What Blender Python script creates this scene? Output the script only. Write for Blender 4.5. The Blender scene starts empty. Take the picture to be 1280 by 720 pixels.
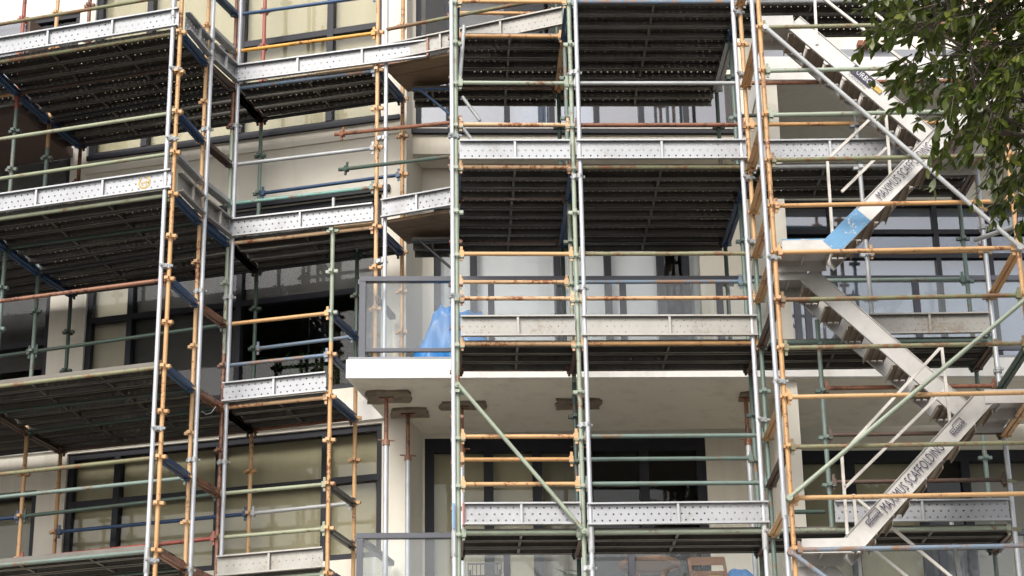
import bpy, bmesh, math, random
from math import radians, sin, cos, pi
from mathutils import Vector, Matrix
random.seed(7)
scene = bpy.context.scene
C = scene.collection

# ------------------------------------------------------------------ camera, sky, sun, exposure
FPX, TH, RO, CZ = 2650.0, radians(21.4506), radians(0.94677), 1.6
zM, zL = 7.0207, 7.1067                       # height of the lowest visible deck level (centre / left)
cam_d = bpy.data.cameras.new('camera')
cam_d.sensor_width = 36.0
cam_d.lens = 36.0 * FPX / 1280.0
cam_d.clip_start = 0.1
cam_d.clip_end = 3000.0
cam = bpy.data.objects.new('camera', cam_d)
C.objects.link(cam)
cam.matrix_world = Matrix.Translation((0, 0, CZ)) @ Matrix.Rotation(radians(90) + TH, 4, 'X') @ Matrix.Rotation(-RO, 4, 'Z')
scene.camera = cam

SUN_EL, SUN_AZ = radians(38), radians(200)     # azimuth clockwise from +Y: behind the camera, to the left
w = bpy.data.worlds.new('World')
scene.world = w
w.use_nodes = True
wn = w.node_tree
wn.nodes.clear()
sky = wn.nodes.new('ShaderNodeTexSky')
sky.sky_type = 'NISHITA'
sky.sun_disc = False
sky.sun_elevation = SUN_EL
sky.sun_rotation = SUN_AZ
sky.air_density = 1.0
sky.dust_density = 4.0
sky.ozone_density = 1.0
hs = wn.nodes.new('ShaderNodeHueSaturation')
hs.inputs['Saturation'].default_value = 0.35    # a thin overcast: the sky is pale
bg = wn.nodes.new('ShaderNodeBackground')
bg.inputs['Strength'].default_value = 0.15
wo = wn.nodes.new('ShaderNodeOutputWorld')
wn.links.new(sky.outputs[0], hs.inputs['Color'])
wn.links.new(hs.outputs[0], bg.inputs[0])
wn.links.new(bg.outputs[0], wo.inputs[0])
sd = bpy.data.lights.new('sun', 'SUN')
sd.energy = 1.0
sd.angle = radians(25)
sd.color = (1.0, 0.94, 0.85)
sun = bpy.data.objects.new('sun', sd)
C.objects.link(sun)
sdir = Vector((sin(SUN_AZ) * cos(SUN_EL), cos(SUN_AZ) * cos(SUN_EL), sin(SUN_EL)))
sun.rotation_euler = (-sdir).to_track_quat('-Z', 'Y').to_euler()
sun.location = sdir * 60
scene.view_settings.view_transform = 'Standard'
scene.view_settings.look = 'None'
scene.view_settings.gamma = 1.0
scene.view_settings.use_curve_mapping = False
scene.view_settings.exposure = 0.72
scene.render.engine = 'CYCLES'
scene.cycles.max_bounces = 6
scene.cycles.transparent_max_bounces = 12

# ------------------------------------------------------------------ pixel -> world (photo is 1280 x 720)
def ray(u, v):
    a, b = u - 640, 360 - v
    x = a * cos(RO) + b * sin(RO)
    y = -a * sin(RO) + b * cos(RO)
    return Vector((x / FPX, cos(TH) - y / FPX * sin(TH), sin(TH) + y / FPX * cos(TH)))
def atz(u, v, z):
    d = ray(u, v)
    return Vector((0, 0, CZ)) + d * ((z - CZ) / d.z)
def aty(u, v, y):
    d = ray(u, v)
    return Vector((0, 0, CZ)) + d * (y / d.y)
class Fac:
    """a vertical wall plane through o with horizontal direction d; n points out of the building"""
    def __init__(s, o, d):
        s.o = Vector((o[0], o[1], 0))
        s.d = Vector((d[0], d[1], 0)).normalized()
        s.n = Vector((s.d.y, -s.d.x, 0))
        if s.n.y > 0: s.n = -s.n
    def px(s, u, v):
        r = ray(u, v)
        t = (s.o - Vector((0, 0, CZ))).dot(s.n) / r.dot(s.n)
        p = Vector((0, 0, CZ)) + r * t
        return (p - s.o).dot(s.d), p.z
    def pt(s, a, z, off=0.0):
        p = s.o + s.d * a + s.n * off
        return Vector((p.x, p.y, z))

# ------------------------------------------------------------------ materials
MATS = {}
def newmat(name):
    m = bpy.data.materials.new(name)
    m.use_nodes = True
    m.node_tree.nodes.clear()
    MATS[name] = m
    return m, m.node_tree
def N(nt, typ, **kw):
    n = nt.nodes.new(typ)
    for k, v in kw.items(): setattr(n, k, v)
    return n
def lk(nt, a, b): nt.links.new(a, b)
def mixc(nt, fac, a, b, typ='MIX'):
    n = N(nt, 'ShaderNodeMix', data_type='RGBA', blend_type=typ)
    for s, v in ((n.inputs[0], fac), (n.inputs[6], a), (n.inputs[7], b)):
        if isinstance(v, (int, float)): s.default_value = v
        elif isinstance(v, tuple): s.default_value = (v[0], v[1], v[2], 1)
        else: lk(nt, v, s)
    return n.outputs[2]
def ramp(nt, src, a, b):
    r = N(nt, 'ShaderNodeMapRange')
    lk(nt, src, r.inputs[0])
    r.inputs[1].default_value, r.inputs[2].default_value = a, b
    return r.outputs[0]
def noise(nt, vec, scale, detail=4, rough=0.6):
    n = N(nt, 'ShaderNodeTexNoise')
    n.inputs['Scale'].default_value = scale
    n.inputs['Detail'].default_value = detail
    n.inputs['Roughness'].default_value = rough
    lk(nt, vec, n.inputs['Vector'])
    return n.outputs['Fac']
def pos(nt, sx=1, sy=1, sz=1):
    g = N(nt, 'ShaderNodeNewGeometry')
    if (sx, sy, sz) == (1, 1, 1): return g.outputs['Position']
    m = N(nt, 'ShaderNodeMapping')
    m.inputs['Scale'].default_value = (sx, sy, sz)
    lk(nt, g.outputs['Position'], m.inputs[0])
    return m.outputs[0]
def finish(nt, col, rough=0.5, metal=0.0, bump=None, bs=0.1, spec=0.5):
    p = N(nt, 'ShaderNodeBsdfPrincipled')
    o = N(nt, 'ShaderNodeOutputMaterial')
    if isinstance(col, tuple): p.inputs['Base Color'].default_value = (col[0], col[1], col[2], 1)
    else: lk(nt, col, p.inputs['Base Color'])
    if isinstance(rough, (int, float)): p.inputs['Roughness'].default_value = rough
    else: lk(nt, rough, p.inputs['Roughness'])
    p.inputs['Metallic'].default_value = metal
    p.inputs['Specular IOR Level'].default_value = spec
    if bump is not None:
        b = N(nt, 'ShaderNodeBump')
        b.inputs['Strength'].default_value = bs
        b.inputs['Distance'].default_value = 0.01
        lk(nt, bump, b.inputs['Height'])
        lk(nt, b.outputs[0], p.inputs['Normal'])
    lk(nt, p.outputs[0], o.inputs[0])
    return p
def paint(name, base, rust=0.45, rustcol=(0.16, 0.055, 0.022), chip=None, rough=0.45, metal=0.0):
    """paint on steel: tone varies from piece to piece; chips and rust sit in patches"""
    m, nt = newmat(name)
    oi = N(nt, 'ShaderNodeObjectInfo')
    P = pos(nt)
    n1 = noise(nt, P, 3.2, 5)
    n2 = noise(nt, P, 26, 5, 0.7)
    n3 = noise(nt, P, 70, 3, 0.7)
    dark = tuple(c * 0.62 for c in base)
    c = mixc(nt, ramp(nt, n1, 0.3, 0.75), base, dark)
    c = mixc(nt, ramp(nt, oi.outputs['Random'], -0.2, 1.9), c, (chip or tuple(min(1, x * 1.3 + 0.06) for x in base)))
    add = N(nt, 'ShaderNodeMath', operation='ADD')
    lk(nt, n2, add.inputs[0]); lk(nt, n1, add.inputs[1])
    t = 1.32 - 0.42 * rust
    f = ramp(nt, add.outputs[0], t, t + 0.09)
    c = mixc(nt, f, c, rustcol)
    c = mixc(nt, ramp(nt, n3, 0.62, 0.72), c, tuple(0.5 * (a + b) for a, b in zip(base, rustcol)))
    finish(nt, c, rough, metal, n3, 0.12)
    return m
paint('orange', (0.62, 0.335, 0.13), 0.5, (0.20, 0.062, 0.02), (0.66, 0.45, 0.25))
paint('orange_pale', (0.60, 0.36, 0.18), 0.7, (0.26, 0.085, 0.025), (0.66, 0.50, 0.32))
paint('yellow', (0.62, 0.30, 0.03), 0.5)
paint('rust', (0.24, 0.088, 0.042), 0.7, (0.10, 0.036, 0.02), (0.36, 0.20, 0.13))
paint('red', (0.33, 0.075, 0.05), 0.5, (0.12, 0.04, 0.03))
paint('brown_dark', (0.085, 0.05, 0.035), 0.6, (0.13, 0.05, 0.025))
paint('green', (0.29, 0.345, 0.255), 0.45, (0.2, 0.1, 0.05), (0.40, 0.45, 0.37))
paint('green_dark', (0.045, 0.085, 0.068), 0.5, (0.12, 0.06, 0.035), (0.10, 0.14, 0.11))
paint('green_sea', (0.115, 0.175, 0.155), 0.5, (0.2, 0.11, 0.06), (0.26, 0.33, 0.29))
paint('green_bright', (0.27, 0.31, 0.19), 0.45, (0.22, 0.11, 0.05), (0.38, 0.40, 0.29))
paint('olive', (0.19, 0.20, 0.10), 0.75, (0.2, 0.10, 0.05), (0.29, 0.28, 0.18))
paint('teal', (0.16, 0.34, 0.30), 0.6, (0.2, 0.1, 0.06))
paint('blue', (0.028, 0.065, 0.15), 0.3, (0.13, 0.06, 0.04), (0.05, 0.12, 0.24))
paint('blue_pale', (0.10, 0.17, 0.26), 0.7, (0.26, 0.15, 0.09), (0.30, 0.36, 0.42))
paint('black_steel', (0.018, 0.02, 0.025), 0.2, (0.04, 0.025, 0.02))
paint('galv', (0.50, 0.52, 0.56), 0.2, (0.36, 0.34, 0.32), (0.64, 0.66, 0.69), 0.42, 0.25)
paint('galv_old', (0.42, 0.44, 0.45), 0.2, (0.30, 0.24, 0.19), (0.52, 0.53, 0.53), 0.5, 0.2)
paint('alu', (0.59, 0.57, 0.54), 0.3, (0.38, 0.33, 0.27), (0.60, 0.59, 0.57), 0.45, 0.15)
paint('alu_tread', (0.33, 0.27, 0.205), 0.35, (0.20, 0.135, 0.085), (0.42, 0.36, 0.29), 0.55, 0.1)
paint('alu_rail', (0.62, 0.585, 0.53), 0.3, (0.45, 0.34, 0.22), (0.80, 0.77, 0.72), 0.45, 0.1)
paint('blue_chip', (0.11, 0.29, 0.50), 0.5, (0.50, 0.52, 0.54))

def plank_mat(name, base, holes, dirt, dirtcol, r0=0.0088):
    """pressed steel board: rows of real (see-through) punched holes"""
    m, nt = newmat(name)
    oi = N(nt, 'ShaderNodeObjectInfo')
    P = pos(nt)
    n1 = noise(nt, P, 2.6, 5)
    n2 = noise(nt, P, 30, 5, 0.7)
    c = mixc(nt, ramp(nt, n1, 0.3, 0.75), base, tuple(x * 0.6 for x in base))
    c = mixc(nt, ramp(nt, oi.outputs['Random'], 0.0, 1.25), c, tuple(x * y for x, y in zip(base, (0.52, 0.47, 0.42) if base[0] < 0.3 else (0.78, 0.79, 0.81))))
    add = N(nt, 'ShaderNodeMath', operation='ADD')
    lk(nt, n1, add.inputs[0]); lk(nt, n2, add.inputs[1])
    c = mixc(nt, ramp(nt, add.outputs[0], 1.3 - dirt * 0.5, 1.5 - dirt * 0.5), c, dirtcol)
    p = finish(nt, c, 0.5, 0.3, n2, 0.1)
    if holes:
        tc = N(nt, 'ShaderNodeTexCoord')
        sep = N(nt, 'ShaderNodeSeparateXYZ')
        lk(nt, tc.outputs['Object'], sep.inputs[0])
        def M(op, a, b=None, cc=None):
            n = N(nt, 'ShaderNodeMath', operation=op)
            for i, x in enumerate((a, b, cc)):
                if x is None: continue
                if isinstance(x, (int, float)): n.inputs[i].default_value = x
                else: lk(nt, x, n.inputs[i])
            return n.outputs[0]
        PX, PY = 0.076, 0.064
        row = M('FLOOR', M('ADD', M('DIVIDE', sep.outputs[1], PY), 0.5))
        fy = M('MULTIPLY', M('SUBTRACT', M('ADD', M('DIVIDE', sep.outputs[1], PY), 0.5), M('ADD', row, 0.5)), PY)
        sh = M('MULTIPLY', M('ABSOLUTE', row), 0.5)
        xx = M('ADD', M('DIVIDE', sep.outputs[0], PX), sh)
        fx = M('MULTIPLY', M('SUBTRACT', M('FRACT', xx), 0.5), PX)
        r = M('SQRT', M('ADD', M('MULTIPLY', fx, fx), M('MULTIPLY', fy, fy)))
        inside = M('MULTIPLY', M('LESS_THAN', r, r0), M('LESS_THAN', M('ABSOLUTE', sep.outputs[1]), 0.092))
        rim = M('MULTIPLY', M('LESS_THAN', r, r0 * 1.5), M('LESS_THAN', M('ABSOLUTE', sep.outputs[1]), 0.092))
        c = mixc(nt, M('MULTIPLY', rim, 0.0 if base[0] < 0.3 else 0.45), c, tuple(x * 0.35 for x in dirtcol))  # toe boards: shade of each hole's pressed lip painted as a dark ring
        lk(nt, c, p.inputs['Base Color'])
        tr = N(nt, 'ShaderNodeBsdfTransparent')
        mx = N(nt, 'ShaderNodeMixShader')
        lk(nt, inside, mx.inputs[0]); lk(nt, p.outputs[0], mx.inputs[1]); lk(nt, tr.outputs[0], mx.inputs[2])
        out = [n for n in nt.nodes if n.type == 'OUTPUT_MATERIAL'][0]
        lk(nt, mx.outputs[0], out.inputs[0])
    return m
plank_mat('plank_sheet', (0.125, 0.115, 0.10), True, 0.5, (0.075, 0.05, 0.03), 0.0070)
plank_mat('plank_edge', (0.20, 0.19, 0.17), False, 0.3, (0.08, 0.055, 0.035))
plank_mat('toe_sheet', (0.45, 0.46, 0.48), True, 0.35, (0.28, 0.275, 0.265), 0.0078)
plank_mat('toe_edge', (0.50, 0.51, 0.52), False, 0.3, (0.36, 0.33, 0.29))
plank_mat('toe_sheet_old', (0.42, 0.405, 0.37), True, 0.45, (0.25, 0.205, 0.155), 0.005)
plank_mat('toe_edge_old', (0.45, 0.43, 0.40), False, 0.35, (0.27, 0.20, 0.14))

def wall_mat(name, base, dirtcol, dirt=0.25, bs=0.08):
    m, nt = newmat(name)
    n1 = noise(nt, pos(nt), 0.7, 5)
    n2 = noise(nt, pos(nt), 160, 3)
    n3 = noise(nt, pos(nt, 2.2, 2.2, 0.25), 2.0, 5)
    c = mixc(nt, ramp(nt, n1, 0.35, 0.75), base, tuple(x * 0.93 for x in base))
    f = N(nt, 'ShaderNodeMath', operation='MULTIPLY')
    lk(nt, ramp(nt, n3, 0.5, 0.8), f.inputs[0]); f.inputs[1].default_value = dirt
    c = mixc(nt, f.outputs[0], c, dirtcol)
    finish(nt, c, 0.85, 0, n2, bs, 0.3)
    return m
wall_mat('cream', (0.74, 0.70, 0.61), (0.46, 0.40, 0.31), 0.35)
wall_mat('white_fascia', (0.78, 0.765, 0.73), (0.50, 0.45, 0.38), 0.5)
wall_mat('soffit', (0.76, 0.715, 0.61), (0.46, 0.39, 0.29), 0.5)
wall_mat('soffit_brown', (0.17, 0.12, 0.105), (0.05, 0.035, 0.03), 0.3)
wall_mat('soffit_dirt', (0.27, 0.225, 0.17), (0.09, 0.072, 0.055), 1.0, 0.8)
wall_mat('interior', (0.045, 0.043, 0.04), (0.03, 0.03, 0.03), 0.3)
wall_mat('slab_grey', (0.30, 0.31, 0.34), (0.2, 0.2, 0.2), 0.3)
wall_mat('asphalt', (0.05, 0.05, 0.052), (0.035, 0.034, 0.034), 0.5, 0.4)
wall_mat('concrete', (0.36, 0.35, 0.33), (0.24, 0.23, 0.21), 0.5, 0.3)
wall_mat('paint_white', (0.72, 0.72, 0.70), (0.4, 0.4, 0.38), 0.4)
wall_mat('terracotta', (0.26, 0.115, 0.075), (0.22, 0.09, 0.06), 0.4)
def simple(name, col, rough=0.5, metal=0.0, var=0.2, scale=8, spec=0.5):
    m, nt = newmat(name)
    n1 = noise(nt, pos(nt), scale, 5)
    c = mixc(nt, ramp(nt, n1, 0.3, 0.75), col, tuple(x * (1 - var) for x in col))
    finish(nt, c, rough, metal, None, 0, spec)
    return m
simple('charcoal', (0.017, 0.018, 0.026), 0.5, 0.0, 0.15, 5, 0.3)
simple('charcoal_rail', (0.075, 0.08, 0.10), 0.4, 0.1, 0.15, 5)
simple('print_navy', (0.035, 0.03, 0.075), 0.6)
simple('print_white', (0.75, 0.74, 0.72), 0.6)
simple('print_yellow', (0.62, 0.42, 0.10), 0.7, 0, 0.4, 60)
simple('tarp', (0.03, 0.22, 0.58), 0.38, 0, 0.25, 6)
simple('cloth_blue', (0.05, 0.25, 0.62), 0.6)
simple('cloth_yellow', (0.70, 0.52, 0.04), 0.7)
simple('dark_plastic', (0.02, 0.02, 0.022), 0.5)
simple('pale_curtain', (0.80, 0.82, 0.84), 0.8, 0, 0.1, 3)
simple('room_pale', (0.50, 0.53, 0.58), 0.8, 0, 0.12, 2)
simple('room_maroon', (0.16, 0.085, 0.085), 0.8, 0, 0.3, 3)
simple('room_mid', (0.15, 0.15, 0.16), 0.8, 0, 0.2, 3)
simple('room_dark', (0.085, 0.083, 0.08), 0.9, 0, 0.35, 1.5, 0.2)
simple('bark', (0.12, 0.095, 0.075), 0.9, 0, 0.5, 20)
def wood(name, a, b):
    m, nt = newmat(name)
    n = noise(nt, pos(nt, 1.2, 9, 9), 4.5, 6, 0.65)
    n2 = noise(nt, pos(nt), 1.5, 3)
    c = mixc(nt, ramp(nt, n, 0.3, 0.7), a, b)
    c = mixc(nt, ramp(nt, n2, 0.55, 0.8), c, tuple(x * 0.6 for x in b))
    finish(nt, c, 0.75, 0, n, 0.15)
wood('timber', (0.33, 0.225, 0.135), (0.20, 0.125, 0.07))
wood('timber_pale', (0.62, 0.50, 0.34), (0.45, 0.33, 0.2))
wood('timber_table', (0.30, 0.14, 0.06), (0.17, 0.075, 0.035))
def blind(name, col):
    m, nt = newmat(name)
    wv = N(nt, 'ShaderNodeTexNoise')
    lk(nt, pos(nt, 5, 5, 0.5), wv.inputs['Vector'])
    wv.inputs['Scale'].default_value = 1.6
    c = mixc(nt, ramp(nt, wv.outputs['Fac'], 0.3, 0.7), col, tuple(x * 0.93 for x in col))
    finish(nt, c, 0.8, 0, noise(nt, pos(nt, 1, 1, 60), 3), 0.1, 0.2)
blind('blind_olive', (0.47, 0.43, 0.29))
blind('blind_cream', (0.56, 0.52, 0.41))
blind('blind_taupe', (0.24, 0.22, 0.165))
def glass(name, tint, refl, haze=0.0, hazecol=(0.8, 0.85, 0.9)):
    m, nt = newmat(name)
    tr = N(nt, 'ShaderNodeBsdfTransparent')
    tr.inputs[0].default_value = (*tint, 1)
    gl = N(nt, 'ShaderNodeBsdfGlossy')
    gl.inputs['Roughness'].default_value = 0.02
    ge = N(nt, 'ShaderNodeNewGeometry')
    dp = N(nt, 'ShaderNodeVectorMath', operation='DOT_PRODUCT')
    lk(nt, ge.outputs['Incoming'], dp.inputs[0]); lk(nt, ge.outputs['Normal'], dp.inputs[1])
    ab = N(nt, 'ShaderNodeMath', operation='ABSOLUTE'); lk(nt, dp.outputs['Value'], ab.inputs[0])
    om = N(nt, 'ShaderNodeMath', operation='SUBTRACT', use_clamp=True); om.inputs[0].default_value = 1.0; lk(nt, ab.outputs[0], om.inputs[1])
    pw = N(nt, 'ShaderNodeMath', operation='POWER'); lk(nt, om.outputs[0], pw.inputs[0]); pw.inputs[1].default_value = 5.0
    mu = N(nt, 'ShaderNodeMath', operation='MULTIPLY_ADD', use_clamp=True)
    lk(nt, pw.outputs[0], mu.inputs[0])
    mu.inputs[1].default_value = 1.0 - refl
    mu.inputs[2].default_value = refl
    b = N(nt, 'ShaderNodeBump')
    b.inputs['Strength'].default_value = 0.006
    b.inputs['Distance'].default_value = 0.02
    lk(nt, noise(nt, pos(nt), 1.3, 1), b.inputs['Height'])
    if refl > 0.02: lk(nt, b.outputs[0], gl.inputs['Normal'])
    base = tr.outputs[0]
    if haze:
        df = N(nt, 'ShaderNodeBsdfDiffuse'); df.inputs[0].default_value = (*hazecol, 1)
        tl = N(nt, 'ShaderNodeBsdfTranslucent'); tl.inputs[0].default_value = (*hazecol, 1)
        ad = N(nt, 'ShaderNodeMixShader')
        lk(nt, df.outputs[0], ad.inputs[1]); lk(nt, tl.outputs[0], ad.inputs[2])
        mh = N(nt, 'ShaderNodeMixShader')
        hz = N(nt, 'ShaderNodeMath', operation='MULTIPLY_ADD')
        lk(nt, noise(nt, pos(nt), 1.6, 5), hz.inputs[0])
        hz.inputs[1].default_value = haze * 0.6; hz.inputs[2].default_value = haze * 0.7
        lk(nt, hz.outputs[0], mh.inputs[0])
        lk(nt, tr.outputs[0], mh.inputs[1]); lk(nt, ad.outputs[0], mh.inputs[2])
        base = mh.outputs[0]
    mx = N(nt, 'ShaderNodeMixShader')
    o = N(nt, 'ShaderNodeOutputMaterial')
    lk(nt, mu.outputs[0], mx.inputs[0]); lk(nt, base, mx.inputs[1]); lk(nt, gl.outputs[0], mx.inputs[2])
    lk(nt, mx.outputs[0], o.inputs[0])
glass('glass', (0.95, 0.955, 0.95), 0.018)
glass('glass_mirror', (0.7, 0.73, 0.78), 0.16)
glass('glass_rail', (0.95, 0.97, 0.975), 0.026, 0.062)
def leafmat(name, a, b):
    m, nt = newmat(name)
    oi = N(nt, 'ShaderNodeObjectInfo')
    n1 = noise(nt, pos(nt), 5, 3)
    ad = N(nt, 'ShaderNodeMath', operation='ADD')
    lk(nt, n1, ad.inputs[0]); lk(nt, oi.outputs['Random'], ad.inputs[1])
    n2 = noise(nt, pos(nt), 23, 2)
    c = mixc(nt, ramp(nt, n1, 0.3, 0.7), a, b)
    c = mixc(nt, ramp(nt, n2, 0.62, 0.75), c, tuple(min(1, x * 1.9) for x in b))
    p = finish(nt, c, 0.32, 0, None, 0, 0.5)
    tl = N(nt, 'ShaderNodeBsdfTranslucent')
    lk(nt, c, tl.inputs[0])
    mx = N(nt, 'ShaderNodeMixShader')
    mx.inputs[0].default_value = 0.34
    out = [n for n in nt.nodes if n.type == 'OUTPUT_MATERIAL'][0]
    lk(nt, p.outputs[0], mx.inputs[1]); lk(nt, tl.outputs[0], mx.inputs[2]); lk(nt, mx.outputs[0], out.inputs[0])
leafmat('leaf', (0.055, 0.088, 0.016), (0.105, 0.135, 0.025))
leafmat('leaf_light', (0.10, 0.14, 0.028), (0.18, 0.195, 0.04))  # paler leaf colour; its share among the leaves stands in for lit tops
leafmat('leaf_pot', (0.05, 0.10, 0.035), (0.12, 0.19, 0.06))

# ------------------------------------------------------------------ mesh helpers
class MB:
    def __init__(s): s.v = []; s.f = []; s.sm = []; s.mi = []
    def add(s, vs, fs, smooth=False, mi=0):
        o = len(s.v)
        s.v += [tuple(x) for x in vs]
        for f in fs:
            s.f.append([i + o for i in f]); s.sm.append(smooth); s.mi.append(mi)
    def obox(s, c, ax, ay, az, mi=0):
        """box from centre and three half-extent vectors"""
        c, ax, ay, az = map(Vector, (c, ax, ay, az))
        vs = [c + ax * i + ay * j + az * k for k in (-1, 1) for j in (-1, 1) for i in (-1, 1)]
        s.add(vs, [(0, 2, 3, 1), (4, 5, 7, 6), (0, 1, 5, 4), (2, 6, 7, 3), (0, 4, 6, 2), (1, 3, 7, 5)], False, mi)
        return s
    def box(s, x0, x1, y0, y1, z0, z1, mi=0):
        return s.obox(((x0 + x1) / 2, (y0 + y1) / 2, (z0 + z1) / 2), ((x1 - x0) / 2, 0, 0), (0, (y1 - y0) / 2, 0), (0, 0, (z1 - z0) / 2), mi)
    def tube(s, p0, p1, r, n=10, r1=None, hollow=0.0, mi=0, caps=True):
        p0, p1 = Vector(p0), Vector(p1)
        d = (p1 - p0).normalized()
        a = d.orthogonal().normalized(); b = d.cross(a)
        r1 = r if r1 is None else r1
        vs = []
        for p, q in ((p0, r), (p1, r1)):
            vs += [p + (a * cos(2 * pi * i / n) + b * sin(2 * pi * i / n)) * q for i in range(n)]
        s.add(vs, [(i, (i + 1) % n, n + (i + 1) % n, n + i) for i in range(n)], True, mi)
        if caps:
            s.add(vs[:n], [tuple(range(n - 1, -1, -1))], False, mi)
            s.add(vs[n:], [tuple(range(n))], False, mi)
        return s
    def prism(s, pts, a, b, mi=0):
        """pts: list of 2D; a: fn (x,y)->Vector at one end; b at the other"""
        n = len(pts)
        s.add([a(*p) for p in pts] + [b(*p) for p in pts],
              [(i, (i + 1) % n, n + (i + 1) % n, n + i) for i in range(n)] + [tuple(range(n - 1, -1, -1)), tuple(range(n, 2 * n))], False, mi)
        return s
    def mesh(s, name, mats):
        me = bpy.data.meshes.new(name)
        me.from_pydata(s.v, [], s.f)
        for m in (mats if isinstance(mats, (list, tuple)) else [mats]): me.materials.append(MATS[m])
        me.polygons.foreach_set('use_smooth', s.sm)
        me.polygons.foreach_set('material_index', s.mi)
        me.update()
        return me
W = {}
def obj(name, me, parent=None, mw=None):
    o = bpy.data.objects.new(name, me)
    C.objects.link(o)
    mw = mw or Matrix()
    if parent is not None:
        o.parent = parent
        o.matrix_local = W[parent.name].inverted() @ mw
    else:
        o.matrix_local = mw
    W[o.name] = mw
    return o
def thing(name, label, cat, loc=(0, 0, 0), group=None):
    o = obj(name, None, None, Matrix.Translation(loc))
    o.empty_display_size = 0.2
    o['label'] = label; o['category'] = cat
    if group: o['group'] = group
    return o
def tag(o, label, cat, group=None):
    o['label'] = label; o['category'] = cat
    if group: o['group'] = group
    return o
def struct(o): o['kind'] = 'structure'; return o
def part(name, mb, mats, parent): return obj(name, mb.mesh(name, mats), parent)
def frame(o, x, z=(0, 0, 1)):
    """matrix with local x along x, local z near z"""
    x = Vector(x).normalized(); y = Vector(z).cross(x).normalized(); z = x.cross(y)
    m = Matrix((x, y, z)).transposed().to_4x4(); m.translation = o
    return m

# ------------------------------------------------------------------ ground
MBg = MB(); MBg.box(-120, 120, -120, 160, -0.3, 0); g = part('ground', MBg, 'asphalt', None); struct(g)
MBp = MB(); MBp.box(-60, 60, 13.4, 30, 0.0, 0.13); struct(part('pavement', MBp, 'concrete', None))
for i in range(-6, 7):
    m = MB(); m.box(i * 6 - 1.5, i * 6 + 1.5, 7.9, 8.02, -0.01, 0.004); struct(part('road_marking', m, 'paint_white', None))

# ------------------------------------------------------------------ building
SL = 0.04                                                  # the main front runs almost square to the view
bld = thing('apartment_building', 'cream rendered apartment building with charcoal window frames and glass balconies behind the scaffolding', 'building', (0.5, 24, 0))
LW = Fac((-1.25, 23.28), (-0.9665, 0.2566))                # left wing, runs away to the left
MW = Fac((0, 24.0), (1, SL))                               # recessed main wall
UW = Fac((0, 23.56), (1, SL))                              # upper storey front over the recess
FS = Fac((0, 22.0), (1, SL))                               # slab and balustrade line
ZS, ZT = 9.19, 9.44                                        # balcony slab
ZS2 = 12.88                                                # next soffit up
ZL0, ZLT = 6.24, 6.49                                      # slab below

def fbox(mb, F, a0, a1, z0, z1, o0, o1, mi=0):
    c = (F.pt(a0, z0, o0) + F.pt(a1, z1, o1)) / 2
    return mb.obox(c, F.d * ((a1 - a0) / 2), F.n * ((o1 - o0) / 2), (0, 0, (z1 - z0) / 2), mi)
def wall(F, a0, a1, z0, z1, openings, mat='cream', t=0.25):
    """a wall sheet with real openings [(a0,a1,z0,z1)]"""
    aa = sorted({a0, a1, *[x for o in openings for x in o[:2] if a0 < x < a1]})
    mb = MB()
    for i in range(len(aa) - 1):
        am = (aa[i] + aa[i + 1]) / 2
        cuts = sorted([(max(o[2], z0), min(o[3], z1)) for o in openings if o[0] <= am <= o[1]])
        z = z0
        for c in cuts + [(z1, z1)]:
            if c[0] > z + 1e-4: fbox(mb, F, aa[i], aa[i + 1], z, c[0], -t, 0)
            z = max(z, c[1])
    return part('wall', mb, mat, bld)
def window(F, a0, a1, z0, z1, mull, trans, fills, fw=0.075, gl='glass', head=None):
    """frame with mullions and transoms set back in its opening; fills: one blind / room backing per light (or None)"""
    mb = MB()
    fbox(mb, F, a0 - 0.006, a1 + 0.006, z1 - (head or fw), z1 + 0.006, -0.14, -0.04)
    fbox(mb, F, a0 - 0.006, a1 + 0.006, z0 - 0.006, z0 + fw, -0.138, -0.042)
    for a, s in ((a0, 1), (a1, -1)):
        fbox(mb, F, min(a - 0.005 * s, a + fw * s), max(a - 0.005 * s, a + fw * s), z0 + fw, z1 - (head or fw), -0.136, -0.044)
    for a in mull: fbox(mb, F, a - fw / 2, a + fw / 2, z0 + fw, z1 - (head or fw), -0.134, -0.03)
    xs = [a0] + list(mull) + [a1]
    for z in trans:
        for i in range(len(xs) - 1):
            fbox(mb, F, xs[i] + fw * 0.5, xs[i + 1] - fw * 0.5, z - fw / 2, z + fw / 2, -0.130, -0.036)
    w = part('window', mb, 'charcoal', bld)
    zs = [z0] + list(trans) + [z1]
    for i in range(len(xs) - 1):
        for j in range(len(zs) - 1):
            b = MB(); fbox(b, F, xs[i] + 0.01, xs[i + 1] - 0.01, zs[j] + 0.01, zs[j + 1] - 0.01, -0.095, -0.085)
            part('pane', b, gl, w)
        f = fills[i % len(fills)] if fills else None
        if f:
            mat, frac = f if isinstance(f, tuple) else (f, 0.0)
            zb = z0 + (z1 - z0) * frac
            n = max(2, int((xs[i + 1] - xs[i]) / 0.045))
            b = MB()
            vs = []
            for k in range(n + 1):
                a = xs[i] + 0.02 + (xs[i + 1] - xs[i] - 0.04) * k / n
                o = -0.2 + (0.012 if k % 2 else -0.004) * (1.6 if mat == 'pale_curtain' else 0.25)
                vs += [F.pt(a, zb, o), F.pt(a, z1 - 0.01, o)]
            b.add(vs, [(2 * k, 2 * k + 2, 2 * k + 3, 2 * k + 1) for k in range(n)], True)
            part('blind', b, mat, w)
    return w
def A(F, u, v): return F.px(u, v)[0]

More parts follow.
